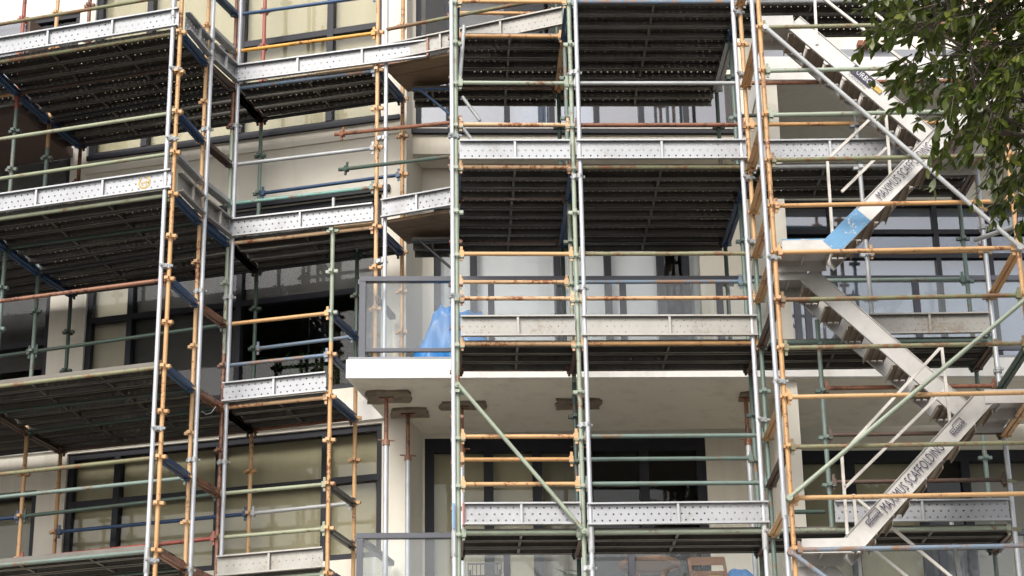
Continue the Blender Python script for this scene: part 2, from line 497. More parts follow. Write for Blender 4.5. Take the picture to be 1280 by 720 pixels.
# --- left wing (a runs to the left, away from the corner)
wl = []
a_end = 8.5
low = (A(LW, 477, 600), A(LW, 81, 620)); wl.append((low[0], low[1], 7.55, 9.13))
low2 = (A(LW, 44, 640), a_end - 1.0); wl.append((low2[0], low2[1], 6.7, 8.72))
mid = (A(LW, 476, 400), A(LW, 105, 420)); wl.append((mid[0], mid[1], 9.60, 12.04))
mid2 = (A(LW, 60, 420), a_end - 1.0); wl.append((mid2[0], mid2[1], 9.60, 12.04))
top = (A(LW, 477, 60), A(LW, 117, 60)); wl.append((top[0], top[1], 13.04, 15.6))
top2 = (A(LW, 88, 205), a_end - 0.6); wl.append((top2[0], top2[1], 12.35, 15.2))
wall(LW, 0.0, a_end, 0.13, 18.0, wl)
mm = lambda v, *us: [A(LW, u, v) for u in us]
window(LW, *wl[0], mm(600, 404, 271, 144), [8.50], ['blind_olive', 'blind_olive', 'blind_olive', 'blind_olive'])
window(LW, *wl[1], mm(640, -40), [], ['blind_taupe', None])
window(LW, *wl[2], mm(400, 296, 160), [10.83], [('room_dark', 0.52), 'room_dark', ('blind_cream', 0.0)], fw=0.07)
window(LW, *wl[3], [], [10.62], [('room_dark', 0.3)])
window(LW, *wl[4], mm(60, 411, 300, 184), [14.36], ['blind_olive'], fw=0.08)
window(LW, *wl[5], [], [], [None])
# bands and ledges of the left wing
b = MB(); fbox(b, LW, 0.05, a_end, 9.17, 9.42, 0, 0.045); part('fascia', b, 'white_fascia', bld)
b = MB(); fbox(b, LW, -0.0, A(LW, 108, 222), 12.80, 12.87, 0, 0.03); part('ledge', b, 'cream', bld)
b = MB(); fbox(b, LW, 0.08, A(LW, 108, 222), 12.99, 13.045, -0.03, 0.04); part('sill', b, 'charcoal', bld)
b = MB(); fbox(b, LW, 0.20, a_end - .4, 12.045, 12.12, -0.03, 0.05); part('sill', b, 'charcoal', bld)
# side wall of the wing, running back into the recess
SW = Fac((-1.25, 23.28), (0.235, 0.972))
mb = MB(); p0 = Vector((-1.25, 23.28, 0)); dv = Vector((0.235, 0.972, 0)); nv = Vector((-0.972, 0.235, 0))
mb.obox(p0 + dv * 0.42 + nv * 0.1 + Vector((0, 0, 9.1)), dv * 0.415, nv * 0.1, (0, 0, 8.98)); part('wall', mb, 'cream', bld)
# the brown-soffit balcony box at the far left
c0 = atz(25, 141, 13.05); c1 = atz(91, 197, 13.05)
e = (c1 - c0).normalized(); sd_ = Vector((-e.y, e.x, 0)); 
if sd_.x > 0: sd_ = -sd_
ln = (c1 - c0).length
mb = MB(); mb.obox(c0 + e * ln / 2 + sd_ * 1.4 + Vector((0, 0, 0.06)), e * ln / 2, sd_ * 1.4, (0, 0, 0.06)); bb = part('balcony_box', mb, 'soffit_brown', bld)
mb = MB(); mb.obox(c0 + e * 0.03 + sd_ * 1.4 + Vector((0, 0, 0.27)), e * 0.03, sd_ * 1.4, (0, 0, 0.15)); part('fascia', mb, 'slab_grey', bb)
mb = MB(); mb.obox(c0 + e * 0.03 + sd_ * 1.4 + Vector((0, 0, 0.88)), e * 0.01, sd_ * 1.37, (0, 0, 0.42)); part('glass_panel', mb, 'glass_mirror', bb)
mb = MB(); mb.obox(c0 + e * (ln / 2) + sd_ * 0.02 + Vector((0, 0, 0.75)), e * (ln / 2 - 0.08), sd_ * 0.02, (0, 0, 0.6)); part('side_panel', mb, 'soffit_brown', bb)

# --- main front: recess, soffits, slabs, fin wall
xr, xl = 8.0, -1.12
f1 = (A(MW, 531, 560), A(MW, 882, 560), 6.6, 9.13)
f2 = (-0.95, 2.75, 9.46, 12.1)
r1 = (3.32, 7.2, 6.6, 8.96)
r2 = (3.3, 7.6, 9.6, 12.2)
wall(MW, xl, xr, 0.13, 12.86, [f1, f2, r1, r2])
window(MW, *f1, [A(MW, u, 600) for u in (611, 672, 736, 806)], [], [('blind_olive', 0.30), ('blind_olive', 0.2), ('blind_taupe', 0.35), None, None], fw=0.11, head=0.16)
window(MW, *f2, [A(MW, u, 335) for u in (592, 697, 760, 826, 858, 902)], [], ['pale_curtain', 'pale_curtain', 'pale_curtain', 'pale_curtain', None, 'pale_curtain', 'blind_taupe'], fw=0.085)
window(MW, *r1, [A(MW, u, 560) for u in (1062, 1150, 1205)], [], ['blind_olive', ('blind_olive', 0.15), None, 'blind_taupe'], fw=0.1, head=0.14)
window(MW, *r2, [A(MW, u, 290) for u in (1040, 1171, 1236)], [MW.px(1100, 288)[1], MW.px(1100, 318)[1]], ['room_pale', 'room_pale', 'room_pale', 'room_pale', 'room_pale'], fw=0.06, gl='glass_mirror')
u1 = (-1.15, 2.85, 12.98, 13.72)
u2 = (-1.15, 2.85, 13.78, 15.9)
wall(UW, -1.35, 2.95, 12.90, 18.0, [u1, u2])
window(UW, *u2, [A(UW, u, 30) for u in (560, 634, 746, 858)], [14.95], [None, 'room_mid', None], fw=0.07)
window(UW, *u1, [A(UW, u, 140) for u in (634, 690, 746, 802, 858)], [], ['room_mid', 'room_pale', 'pale_curtain', 'room_maroon', 'room_mid', 'room_maroon', 'pale_curtain'], fw=0.07, gl='glass_mirror')
mb = MB(); fbox(mb, UW, -1.3, 2.95, 12.62, 12.88, -0.42, 0.0); part('soffit', mb, 'soffit', bld)
b = MB(); fbox(b, UW, -1.3, 2.95, 12.885, 12.945, 0, 0.05); part('ledge', b, 'charcoal', bld)
# the balcony slab of the centre: angled left end
zs = lambda z0, z1, pts, name, mat: part(name, MB().prism(pts, lambda x, y: Vector((x, y, z0)), lambda x, y: Vector((x, y, z1))), mat, bld)
Lx = -1.833
slabpts = [(Lx, 22.0 + Lx * SL), (xr, 22.0 + xr * SL), (xr, 24.0), (-1.1, 23.98), (-1.506, 23.37)]
zs(ZS, ZT - 0.035, slabpts, 'balcony_slab', 'white_fascia')
inn = [(x + (0.02 if i in (0, 4) else 0), y + (0.02 if i < 2 else 0)) for i, (x, y) in enumerate(slabpts)]
zs(ZT - 0.035, ZT, inn, 'slab_capping', 'slab_grey')
zs(ZS - 0.004, ZS - 0.001, [(Lx + .06, 22.06 + Lx * SL), (xr, 22.06 + xr * SL), (xr, 23.98), (-1.08, 23.96), (-1.45, 23.35)], 'soffit', 'soffit')
zs(ZL0, ZLT, slabpts, 'balcony_slab', 'white_fascia')
# right-hand upper slab and soffit
zs(ZS2, ZS2 + 0.30, [(2.93, 22.06 + 2.9 * SL), (xr, 22.06 + xr * SL), (xr, 24.3), (2.93, 24.1)], 'balcony_slab', 'white_fascia')
zs(ZS2 - 0.004, ZS2 - 0.001, [(3.15, 22.2 + 3.2 * SL), (xr, 22.2 + xr * SL), (xr, 24.2), (3.15, 24.08)], 'soffit', 'soffit')
zs(ZS2 + 0.304, ZS2 + 0.42, [(2.98, 22.1 + 2.9 * SL), (xr, 22.1 + xr * SL), (xr, 22.3 + xr * SL), (2.98, 22.3 + 2.9 * SL)], 'slab_capping', 'slab_grey')
for i in range(5):
    b = MB(); x = A(FS, 1074, 66) + i * 0.072
    fbox(b, FS, x, x + 0.062, ZS2 + 0.425, ZS2 + 0.49, -0.12, 0.0 + 0.004 * (i % 3)); part('brick', b, 'terracotta', bld)
zs(12.9, 18.0, [(3.2, 24.35), (xr, 24.5), (xr, 24.75), (3.2, 24.6)], 'wall', 'cream')
# fin wall between the balconies
fx0, fx1 = 2.945, 3.135
for z0, z1 in ((0.13, ZL0 - .003), (ZLT + .003, ZS - .006), (ZT + .003, ZS2 - .006)):
    zs(z0, z1, [(fx0, 22.12 + .12), (fx1, 22.12 + .12), (fx1 + .0, 24.02), (fx0, 24.01)], 'fin_wall', 'cream')
zs(ZT + .003, ZS2 - 0.006, [(2.30, 23.93 + .1), (2.94, 23.95 + .1), (2.94, 24.2), (2.3, 24.2)], 'wall', 'cream')
zs(13.3, 18.0, [(2.955, 22.4), (3.135, 22.4), (3.135, 24.3), (2.955, 24.3)], 'fin_wall', 'cream')
# deep walls and room backs so that no pane looks out at the sky
for n_, m_, b_ in (('interior_wall', 'interior', (-9.6, 8.2, 27.2, 27.4, 0.13, 18)), ('interior_wall', 'interior', (8.0, 8.2, 24.5, 27.2, 0.13, 18)), ('interior_wall', 'interior', (-9.6, -9.4, 25.6, 27.2, 0.13, 18))):
    part(n_, MB().box(*b_), m_, bld)
for z in (6.3, 9.2, 12.6, 17.9):
    zs(z, z + 0.15, [(-1.0, 24.35), (7.95, 24.65), (7.95, 27.19), (-9.3, 27.19), (-9.3, 25.75)], 'floor_slab', 'interior')
# --- balustrades
def balustrade(F, a0, a1, zt, posts, zb):
    mb = MB(); fbox(mb, F, a0, a1, zt - 0.055, zt, -0.11, -0.03); o = part('balustrade', mb, 'charcoal_rail', bld)
    mb = MB(); fbox(mb, F, a0 + .05, a1, zb + 0.075, zb + 0.115, -0.09, -0.05); part('bottom_rail', mb, 'charcoal_rail', o)
    ps = [a0 + 0.035] + posts
    for a in ps:
        mb = MB(); fbox(mb, F, a - 0.035, a + 0.035, zb, zt - 0.055, -0.105, -0.035); part('post', mb, 'charcoal_rail', o)
    ps = ps + [a1]
    for i in range(len(ps) - 1):
        mb = MB(); fbox(mb, F, ps[i] + 0.04, ps[i + 1] - 0.04, zb + 0.12, zt - 0.058, -0.077, -0.065); part('glass_panel', mb, 'glass_rail', o)
pp = [A(FS, u, 360) for u in (614, 779, 900)]
balustrade(FS, -1.70, 2.88, 10.40, pp, ZT)
balustrade(FS, 3.16, 7.9, 10.40, [A(FS, u, 370) for u in (1010, 1147, 1290)], ZT)
balustrade(FS, -1.70, 2.88, 7.455, [A(FS, u, 700) for u in (634, 790)], ZLT)
balustrade(FS, 3.16, 7.9, 7.455, [A(FS, u, 700) for u in (1180, 1290)], ZLT)
# left return of the two centre balconies
for zb, zt in ((ZT, 10.40), (ZLT, 7.455)):
    e0 = FS.pt(-1.70, 0, -0.07); e1 = Vector((-1.40, 23.2, 0)); d = (e1 - e0); R_ = Fac(e0[:2], d[:2])
    L_ = d.length
    mb = MB(); fbox(mb, R_, 0.05, L_, zt - .056, zt - .001, -.035, .035); o = part('balustrade', mb, 'charcoal_rail', bld)
    mb = MB(); fbox(mb, R_, 0.08, L_, zb + .12, zt - .058, -.006, .006); part('glass_panel', mb, 'glass_rail', o)

# ------------------------------------------------------------------ scaffold kit
TR = 0.0242
CL = {}
def cached(key, fn):
    if key not in CL: CL[key] = fn()
    return CL[key]
def pressing_mesh(col):
    mb = MB()
    for k in range(4):
        a = k * pi / 2
        d = Vector((cos(a), sin(a), 0)); t = Vector((-sin(a), cos(a), 0))
        mb.obox(d * 0.070, d * 0.003, t * 0.022, (0, 0, 0.017))
        for s in (-1, 1):
            mb.obox(d * 0.046 + t * 0.019 * s, d * 0.024, t * 0.003, (0, 0, 0.017))
    return mb.mesh('pressing', col)
def coupler_mesh(col='galv_old'):
    mb = MB()
    for x in (-0.031, 0.031):
        n = 10
        mb.tube((x, 0, -0.026), (x, 0, 0.026), 0.034, 10)
    mb.box(-0.012, 0.012, -0.042, 0.042, -0.02, 0.02)
    for x in (-0.058, 0.058):
        mb.tube((x, -0.055, 0), (x, 0.03, 0), 0.008, 6)
        mb.box(x - 0.014, x + 0.014, -0.05, -0.036, -0.013, 0.013)
    return mb.mesh('coupler', col)
def wedge_mesh(col):
    mb = MB()
    mb.box(-0.075, -0.028, -0.026, 0.026, -0.032, 0.032)
    mb.box(-0.062, -0.034, -0.007, 0.007, -0.078, 0.082)
    return mb.mesh('wedge', col)
def plank_mesh(L, sheet, edge, D=0.062, lip=0.024):
    """pressed steel board: perforated sheet, folded sides and lips, cross stiffeners; local x along, +z top face"""
    mb = MB(); h = L / 2; w_ = 0.113; t = 0.0025
    mb.add([(-h, -w_, 0), (h, -w_, 0), (h, w_, 0), (-h, w_, 0)], [(0, 1, 2, 3)], False, 0)
    for s in (-1, 1):
        mb.box(-h, h, min(s * w_, s * (w_ - t)), max(s * w_, s * (w_ - t)), -D, 0.001, 1)
        y0, y1 = sorted((s * w_, s * (w_ - lip)))
        mb.box(-h, h, y0, y1, -D - t, -D, 1)
    n = max(1, round(L / 0.85) - 1) if L > 0.9 else 1
    for i in range(n):
        x = -h + L * (i + 1) / (n + 1)
        mb.box(x - 0.012, x + 0.012, -w_ + t, w_ - t, -D + 0.004, -D * 0.48, 1)
    return mb.mesh('plank', [sheet, edge])
class Scaffold:
    def __init__(s, name, label, loc): s.root = thing(name, label, 'scaffold', loc)
    def standard(s, xy, segs, zref, z0=0.13, z1=15.6, kmin=-14, lean=None):
        """upright: list of (colour, top z); pressings every half metre"""
        x, y = xy
        zz = z0
        for col, zt in segs:
            zt = min(zt, z1)
            m = MB().tube((0, 0, 0), (0, 0, zt - zz), TR, 12)
            if zz < 0.2: m.box(-0.075, 0.075, -0.075, 0.075, 0, 0.008)
            o = obj('standard', m.mesh('standard', col), s.root, Matrix.Translation((x, y, zz)))
            for k in range(-14, 20):
                z = zref + 0.5 * k
                if zz + 0.02 < z < zt - 0.02 and z > 5.5:
                    obj('pressing', cached(('pr', col), lambda: pressing_mesh(col)), o, Matrix.Translation((x, y, z)) @ Matrix.Rotation(s.rot, 4, 'Z'))
            zz = zt
    rot = 0.0
    def tube(s, p0, p1, col, r=TR, name='tube', couplers=()):
        p0, p1 = Vector(p0), Vector(p1)
        m = MB().tube((0, 0, 0), p1 - p0, r, 12)
        o = obj(name, m.mesh(name, col), s.root, Matrix.Translation(p0))
        return o
    def ledger(s, a, b, z, col, gap=0.03, name='ledger', wedges=(1, 1)):
        a = Vector((a[0], a[1], z)); b = Vector((b[0], b[1], z))
        d = (b - a).normalized()
        p, q = a + d * gap, b - d * gap
        m = MB().tube((-(q - p).length / 2 + 0.03, 0, 0), ((q - p).length / 2 - 0.03, 0, 0), TR * 0.93, 12)
        fm = frame((p + q) / 2, d)
        o = obj(name, m.mesh(name, col), s.root, fm)
        wm = cached(('we', col), lambda: wedge_mesh(col))
        if wedges[1]: obj('wedge', wm, o, frame(b, d))
        if wedges[0]: obj('wedge', wm, o, frame(a, -d))
        return o
    def transom(s, a, b, z, col, deep=0.085):
        """twin-angle transom: two angles back to back with a gap, the boards sit between them"""
        a = Vector((a[0], a[1], z)); b = Vector((b[0], b[1], z))
        L = (b - a).length - 0.09
        m = MB()
        for sy in (-1, 1):
            m.box(-L / 2, L / 2, min(sy * .008, sy * .013), max(sy * .008, sy * .013), -0.03, deep - 0.03)
            m.box(-L / 2, L / 2, min(sy * .013, sy * .05), max(sy * .013, sy * .05), -0.03, -0.024)
        m.box(-L / 2 - 0.03, -L / 2 + 0.05, -0.02, 0.02, -0.05, 0.045); m.box(L / 2 - 0.05, L / 2 + 0.03, -0.02, 0.02, -0.05, 0.045)
        return obj('transom', m.mesh('transom', col), s.root, frame((a + b) / 2, b - a))
    def deck(s, a0, a1, b0, b1, z, n, skip=(), jit=0.004, lift=0.075):
        """n boards between line a0-a1 (front) and line b0-b1 (back)"""
        a0, a1, b0, b1 = [Vector((p[0], p[1], 0)) for p in (a0, a1, b0, b1)]
        d = (a1 - a0).normalized(); L = (a1 - a0).length - 0.012
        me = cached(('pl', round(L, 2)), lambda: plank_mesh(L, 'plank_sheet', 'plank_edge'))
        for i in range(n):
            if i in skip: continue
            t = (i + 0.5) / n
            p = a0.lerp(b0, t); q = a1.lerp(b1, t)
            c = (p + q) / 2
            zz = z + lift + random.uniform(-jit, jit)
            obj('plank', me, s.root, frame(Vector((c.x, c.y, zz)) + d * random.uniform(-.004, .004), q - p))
    def toe(s, a, b, z, old=False, flip=False, cap=None):
        """a board on edge, open side out; z = bottom"""
        a = Vector((a[0], a[1], z + 0.115)); b = Vector((b[0], b[1], z + 0.115))
        L = (b - a).length
        a.z += random.uniform(-.006, .006); b.z += random.uniform(-.006, .006)
        d = (b - a).normalized()
        nout = Vector((d.y, -d.x, 0))
        if nout.y > 0: nout = -nout
        key = 'old' if old else 'new'
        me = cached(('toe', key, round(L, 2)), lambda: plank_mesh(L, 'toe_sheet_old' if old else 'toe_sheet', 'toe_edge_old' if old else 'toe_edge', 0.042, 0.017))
        zdir = nout if flip else -nout
        o = obj('toe_board', me, s.root, frame((a + b) / 2 + nout * (0.01 if flip else 0.055), d, zdir))
        if cap:
            m = MB().box(-0.012, 0.012, -0.116, 0.116, -0.068, 0.004)
            obj('end_cap', m.mesh('end_cap', cap), o, frame(b + nout * 0.055 + d * 0.012, d, zdir))
        return o
    def coupler(s, on, p, ax=(1, 0, 0), col='galv_old'):
        obj('coupler', cached(('co', col), lambda: coupler_mesh(col)), on, frame(p, ax))

def V2(x, y): return Vector((x, y))
k_ = lambda i: zM + 0.5 * i
kl = lambda i: zL + 0.5 * i
L1, L2, L3, L4 = V2(-3.701, 21.226), V2(-3.514, 21.99), V2(-3.279, 22.644), V2(-3.046, 23.477)
F2, F3, F4 = V2(-5.863, 22.673), V2(-5.645, 23.44), V2(-5.40, 24.15)
F1 = L1 + (F2 - L2)
G2, G3, G4, G1 = F2 + (F2 - L2), F3 + (F3 - L3), F4 + (F4 - L4), F1 + (F2 - L2)
P1, P2 = V2(-1.537, 22.229), V2(-1.283, 22.987)
Q1, Q2 = V2(-2.038, 22.325), V2(-1.818, 23.10)
M1, M2, M3, M4 = V2(-0.571, 20.505), V2(0.675, 20.565), V2(2.563, 20.63), V2(4.982, 20.66)
up = V2(-0.04, 1).normalized()
def back(p, d): return p + up * d
B1 = [back(p, 0.80) for p in (M1, M2, M3, M4)]
B2 = [back(p, 2.08) for p in (M1, M2, M3, M4)]
R1, R2 = V2(2.59, 19.307), V2(4.985, 19.29)

# ---------------------------------------------------------------- left scaffold: four rows deep, one long bay and the start of the next
SA = Scaffold('scaffold', 'wide scaffold bay four poles deep with orange corner posts, beside the brown-soffit balcony', (-4.5, 22.5, 0.13))
SA.rot = radians(-15)
SA.standard(L1, [('orange', 15.6)], zL)
SA.standard(L2, [('orange', 15.6)], zL)
SA.standard(L3, [('rust', 9.75), ('green', 12.55), ('rust', 15.6)], zL)
SA.standard(L4, [('orange', 9.1), ('green_dark', 11.05), ('green_sea', 13.0), ('red', 15.6)], zL)
SA.standard(F1, [('green_sea', 15.6)], zL)
SA.standard(F2, [('orange', 9.6), ('green_sea', 12.9), ('red', 15.6)], zL)
SA.standard(F3, [('orange', 9.62), ('green_sea', 12.75), ('orange', 15.6)], zL)
SA.standard(F4, [('orange', 9.2), ('green_dark', 12.4), ('rust', 15.6)], zL)
rowsL, rowsF, rowsG = [L1, L2, L3, L4], [F1, F2, F3, F4], [G1, G2, G3, G4]
for kk, cols in ((12, ('blue', 'brown_dark', 'brown_dark')), (8, ('blue', 'blue', 'blue')), (4, ('blue', 'rust', 'brown_dark')), (0, ('rust', 'rust', 'brown_dark')), (-4, ('rust', 'rust', 'rust'))):
    for i in range(3):
        SA.transom(rowsL[i], rowsL[i + 1], kl(kk), cols[i])
        SA.transom(rowsF[i], rowsF[i + 1], kl(kk), ('blue', 'blue', 'blue')[i] if kk > 5 else 'brown_dark')
for kk, cols in ((14, ('blue', 'blue', None)), (10, ('blue', 'brown_dark', None)), (9, ('galv_old', 'galv_old', None)), (6, ('blue', 'rust', None)), (2, ('blue', 'rust', None)), (13, (None, 'galv_old', None))):
    for i in range(3):
        if cols[i]: SA.transom(rowsL[i], rowsL[i + 1], kl(kk), cols[i])
for kk in (12, 8, 4, 0):
    for i in range(3):
        SA.deck(rowsF[i], rowsL[i], rowsF[i + 1], rowsL[i + 1], kl(kk), 3)
        SA.deck(rowsG[i], rowsF[i], rowsG[i + 1], rowsF[i + 1], kl(kk), 3)
led = [(13, 0, 'olive'), (12, 0, 'olive'), (10, 0, 'green_bright'), (9, 0, 'green_bright'), (8, 0, 'green_bright'), (6, 0, 'rust'), (4, 0, 'olive'), (2, 0, 'olive'), (0, 0, 'green_sea'), (-4, 0, 'olive'), (-8, 0, 'olive'),
       (12, 1, 'brown_dark'), (8, 1, 'green_dark'), (4, 1, 'green_dark'), (2, 1, 'green_sea'), (0, 1, 'green_dark'), (-6, 1, 'green_dark'),
       (12, 2, 'black_steel'), (8, 2, 'black_steel'), (6, 2, 'green_dark'), (4, 2, 'green_dark'), (2, 2, 'green_dark'), (1, 2, 'red'), (0, 2, 'green_dark'), (-6, 2, 'green_dark'),
       (12, 3, 'black_steel'), (8, 3, 'black_steel'), (4, 3, 'brown_dark'), (2, 3, 'blue'), (0, 3, 'green_dark'), (-6, 3, 'green_dark')]
for kk, r, col in led:
    SA.ledger(rowsF[r], rowsL[r], kl(kk), col)
for kk, r, col in [(12, 1, 'orange'), (2, 2, 'blue'), (2, 1, 'green_sea'), (6, 2, 'green_dark'), (9, 0, 'green'), (10, 0, 'green'), (8, 1, 'green_dark'), (4, 1, 'olive')]:
    SA.ledger(rowsG[r], rowsF[r], kl(kk), col)
SA.toe(F1, L1, kl(12) + 0.05); SA.toe(F1, L1, kl(8) + 0.05)
SA.toe(G1, F1, kl(12) + 0.05); SA.toe(G1, F1, kl(8) + 0.05)
# end toe boards across the open right-hand end (rows 1-3)
for kk, old in ((12, False), (8, True)):
    for p, q in ((L1, L2), (L2, L3)):
        d = (q - p).normalized()
        n_ = V2(d.y, -d.x)
        a = Vector((*(p + d * .05 + n_ * 0.03), kl(kk) + 0.17)); b = Vector((*(q - d * .05 + n_ * 0.03), kl(kk) + 0.17))
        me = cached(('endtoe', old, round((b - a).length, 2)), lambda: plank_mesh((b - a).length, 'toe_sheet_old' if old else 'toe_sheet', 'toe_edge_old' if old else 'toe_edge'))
        obj('toe_board', me, SA.root, frame((a + b) / 2, (d.x, d.y, 0), (-n_.x, -n_.y, 0)))
# galvanised tubes clamped beside the posts
def side_tube(S, near, px_top, px_bot, dy, col='galv', vs=(), z_lo=0.13, cap=None):
    """straight upright tube beside post 'near': x read from the photo, depth just in front of the post"""
    yy = near.y + dy
    x = sum(aty(u, v, yy).x for u, v in (px_top, px_bot)) / 2
    o = S.tube((x, yy, z_lo), (x, yy, 15.6), col)
    for v in vs:
        z = aty(px_top[0], v, yy).z
        S.coupler(o, ((x + near.x) / 2, (yy + near.y) / 2, z), (near.x - x, near.y - yy, 0))
    if cap:
        for v in cap:
            z = aty(px_top[0], v, yy).z
            m = MB().tube((0, 0, -0.13), (0, 0, 0.13), 0.031, 12); m.box(-0.01, 0.01, -0.04, -0.02, -0.11, 0.11)
            obj('sleeve', m.mesh('sleeve', 'galv_old'), o, Matrix.Translation((x, yy, z)))
    return x
side_tube(SA, L1, (214, 40), (186, 690), -0.035, 'galv', (86, 173, 332, 535, 700), cap=(10, 700))
side_tube(SA, L2, (266, 40), (238.5, 690), -0.035, 'galv', (161, 363, 574, 712), cap=(50,))
side_tube(SA, L3, (300, 40), (277, 690), -0.035, 'galv', (157, 371, 577), cap=(82,))
# loose wire and the painted number ring on the toe board
p = [aty(u, v, 22.3) for u, v in ((252, 514), (258, 518), (264, 516), (270, 508))]
for i in range(3): SA.tube(p[i], p[i + 1], 'galv_old', 0.004, 'tie_wire')
m = MB(); c = Vector((0, 0, 0)); n = 18
for i in range(n):
    if i in (4, 5): continue
    a0, a1 = 2 * pi * i / n, 2 * pi * (i + 1) / n
    m.add([(cos(a0) * .055, sin(a0) * .055, 0), (cos(a1) * .055, sin(a1) * .055, 0), (cos(a1) * .074, sin(a1) * .074, 0), (cos(a0) * .074, sin(a0) * .074, 0)], [(0, 1, 2, 3)])
m.box(-0.03, 0.03, -0.006, 0.006, 0, 0.001); m.box(-0.03, -0.018, -0.03, 0.0, 0, 0.0012); m.box(0.016, 0.028, -0.035, 0.02, 0, 0.0014)
dA = (L1 - F1).normalized(); nA = V2(dA.y, -dA.x)
sA = L1 - dA * 0.32 + nA * 0.058
obj('painted_number', m.mesh('painted_number', 'print_yellow'), SA.root, frame(Vector((sA.x, sA.y, kl(8) + 0.165)), (dA.x, dA.y, 0), (nA.x, nA.y, 0)))

# ---------------------------------------------------------------- narrow scaffold along the wing
SB = Scaffold('scaffold', 'narrow scaffold bay with timber boards and yellow rail, ending at the glass balcony corner', (-2.4, 22.7, 0.13))
SB.rot = radians(-13)
SB.standard(P1, [('orange', 15.6)], zL, z0=ZT)
SB.standard(P2, [('orange', 15.6)], zL, z0=ZT)
SB.standard(Q1, [('orange', 9.75), ('green', 11.25)], zL, z1=11.26)
SB.standard(Q2, [('orange', 9.5), ('green_dark', 11.2)], zL, z1=11.2)
# spigot on the short post
SB.tube((Q1.x, Q1.y, 11.25), (Q1.x, Q1.y, 11.52), 'galv_old', 0.019, 'spigot')
for kk, e0, e1 in ((12, P1, P2), (8, P1, P2), (4, Q1, Q2), (0, Q1, Q2)):
    SB.transom(e0, e1, kl(kk), 'blue')
    SB.transom(L3, L4, kl(kk), 'brown_dark')
    SB.deck(L3, e0, L4, e1, kl(kk), 3)
for kk in (6, 5, 2, 1): SB.transom(Q1, Q2, kl(kk), 'blue' if kk > 4 else 'black_steel', 0.06)
for kk, a, b, col in [(14, L3, P1, 'blue'), (13, L3, P1, 'yellow'), (12, L3, P1, 'blue_pale'), (10, L3, P1, 'galv_old'), (9, L3, P1, 'teal'), (8, L3, P1, 'orange_pale'),
                      (12, L4, P2, 'black_steel'), (10, L4, P2, 'blue'), (8, L4, P2, 'black_steel'), (13, L4, P2, 'rust'),
                      (6, L3, Q1, 'orange'), (5, L3, Q1, 'blue_pale'), (4, L3, Q1, 'orange_pale'), (2, L3, Q1, 'green_bright'), (1, L3, Q1, 'green_bright'), (0, L3, Q1, 'green'),
                      (6, L4, Q2, 'blue_pale'), (4, L4, Q2, 'rust'), (2, L4, Q2, 'galv_old'), (0, L4, Q2, 'rust'), (-4, L3, Q1, 'green'), (-4, L4, Q2, 'green')]:
    SB.ledger(a, b, kl(kk), col)
dB = (P1 - L3).normalized()
SB.toe(L3 + dB * .03, L3 + dB * 2.42, kl(12) + 0.05, cap='rust')
SB.toe(L3 + dB * .03, P1 - dB * .02, kl(8) + 0.05)
SB.toe(L3 + dB * .03, Q1 - dB * .03, kl(4) + 0.05)
SB.toe(L3 + dB * .03, Q1 - dB * .03, kl(0) + 0.05, old=True)
# pale timber packing strips on the ledgers
for kk, t0, t1 in ((12, 1.05, 1.75), (8, 1.3, 1.76)):
    m = MB(); L = t1 - t0; m.box(-L / 2, L / 2, -0.045, 0.045, -0.019, 0.019)
    c = L3 + dB * (t0 + t1) / 2
    obj('timber_strip', m.mesh('timber_strip', 'timber_pale'), SB.root, frame(Vector((c.x, c.y - 0.03, kl(kk) + 0.047)), (dB.x, dB.y, 0)))
side_tube(SB, P1, (483, 60), (481, 320), -0.035, 'galv', (172, 326), z_lo=ZT)
# wooden boards spanning on to the centre scaffold
def boards(S, a, b, wdt, n, z, mat='timber'):
    a, b = Vector((a[0], a[1], 0)), Vector((b[0], b[1], 0))
    d = (b - a).normalized(); nb = Vector((-d.y, d.x, 0)); L = (b - a).length
    for i in range(n):
        m = MB().box(-L / 2, L / 2, -wdt / 2 + .004, wdt / 2 - .004, -0.019, 0.019)
        c = (a + b) / 2 + nb * (wdt * (i + .5)); 
        obj('timber_board', m.mesh('timber_board', mat), S.root, frame(c + Vector((0, 0, z + random.uniform(-.004, .004))), d))
for kk in (12, 8):
    z = kl(kk) + 0.06
    a = atz(480, 84 if kk == 12 else 277, z); b = atz(567, 66 if kk == 12 else 262, z)
    boards(SB, a, b, 0.225, 3, z)
    b2 = b + (b - a) * (1.55 if kk == 12 else 0.02)
    SB.toe(a[:2], b2[:2], z + 0.02, old=(kk == 12))
# long rails that run from this bay on to the centre scaffold
for (u0, v0), (u1, v1), y0, y1, col, hook in (((419, 168), (576, 152), 22.25, 21.3, 'rust', True), ((424, 212), (576, 194), 22.25, 21.3, 'green_dark', True), ((483, 37), (668, 1), 22.15, 21.6, 'olive', False)):
    a, b = aty(u0, v0, y0 + 0.04), aty(u1, v1, y1)
    o = SB.tube(a, b, col, TR * 0.95, 'rail')
    if hook: obj('wedge', cached(('we', col), lambda: wedge_mesh(col)), o, frame(a - (b - a).normalized() * -0.06, -(b - a)))

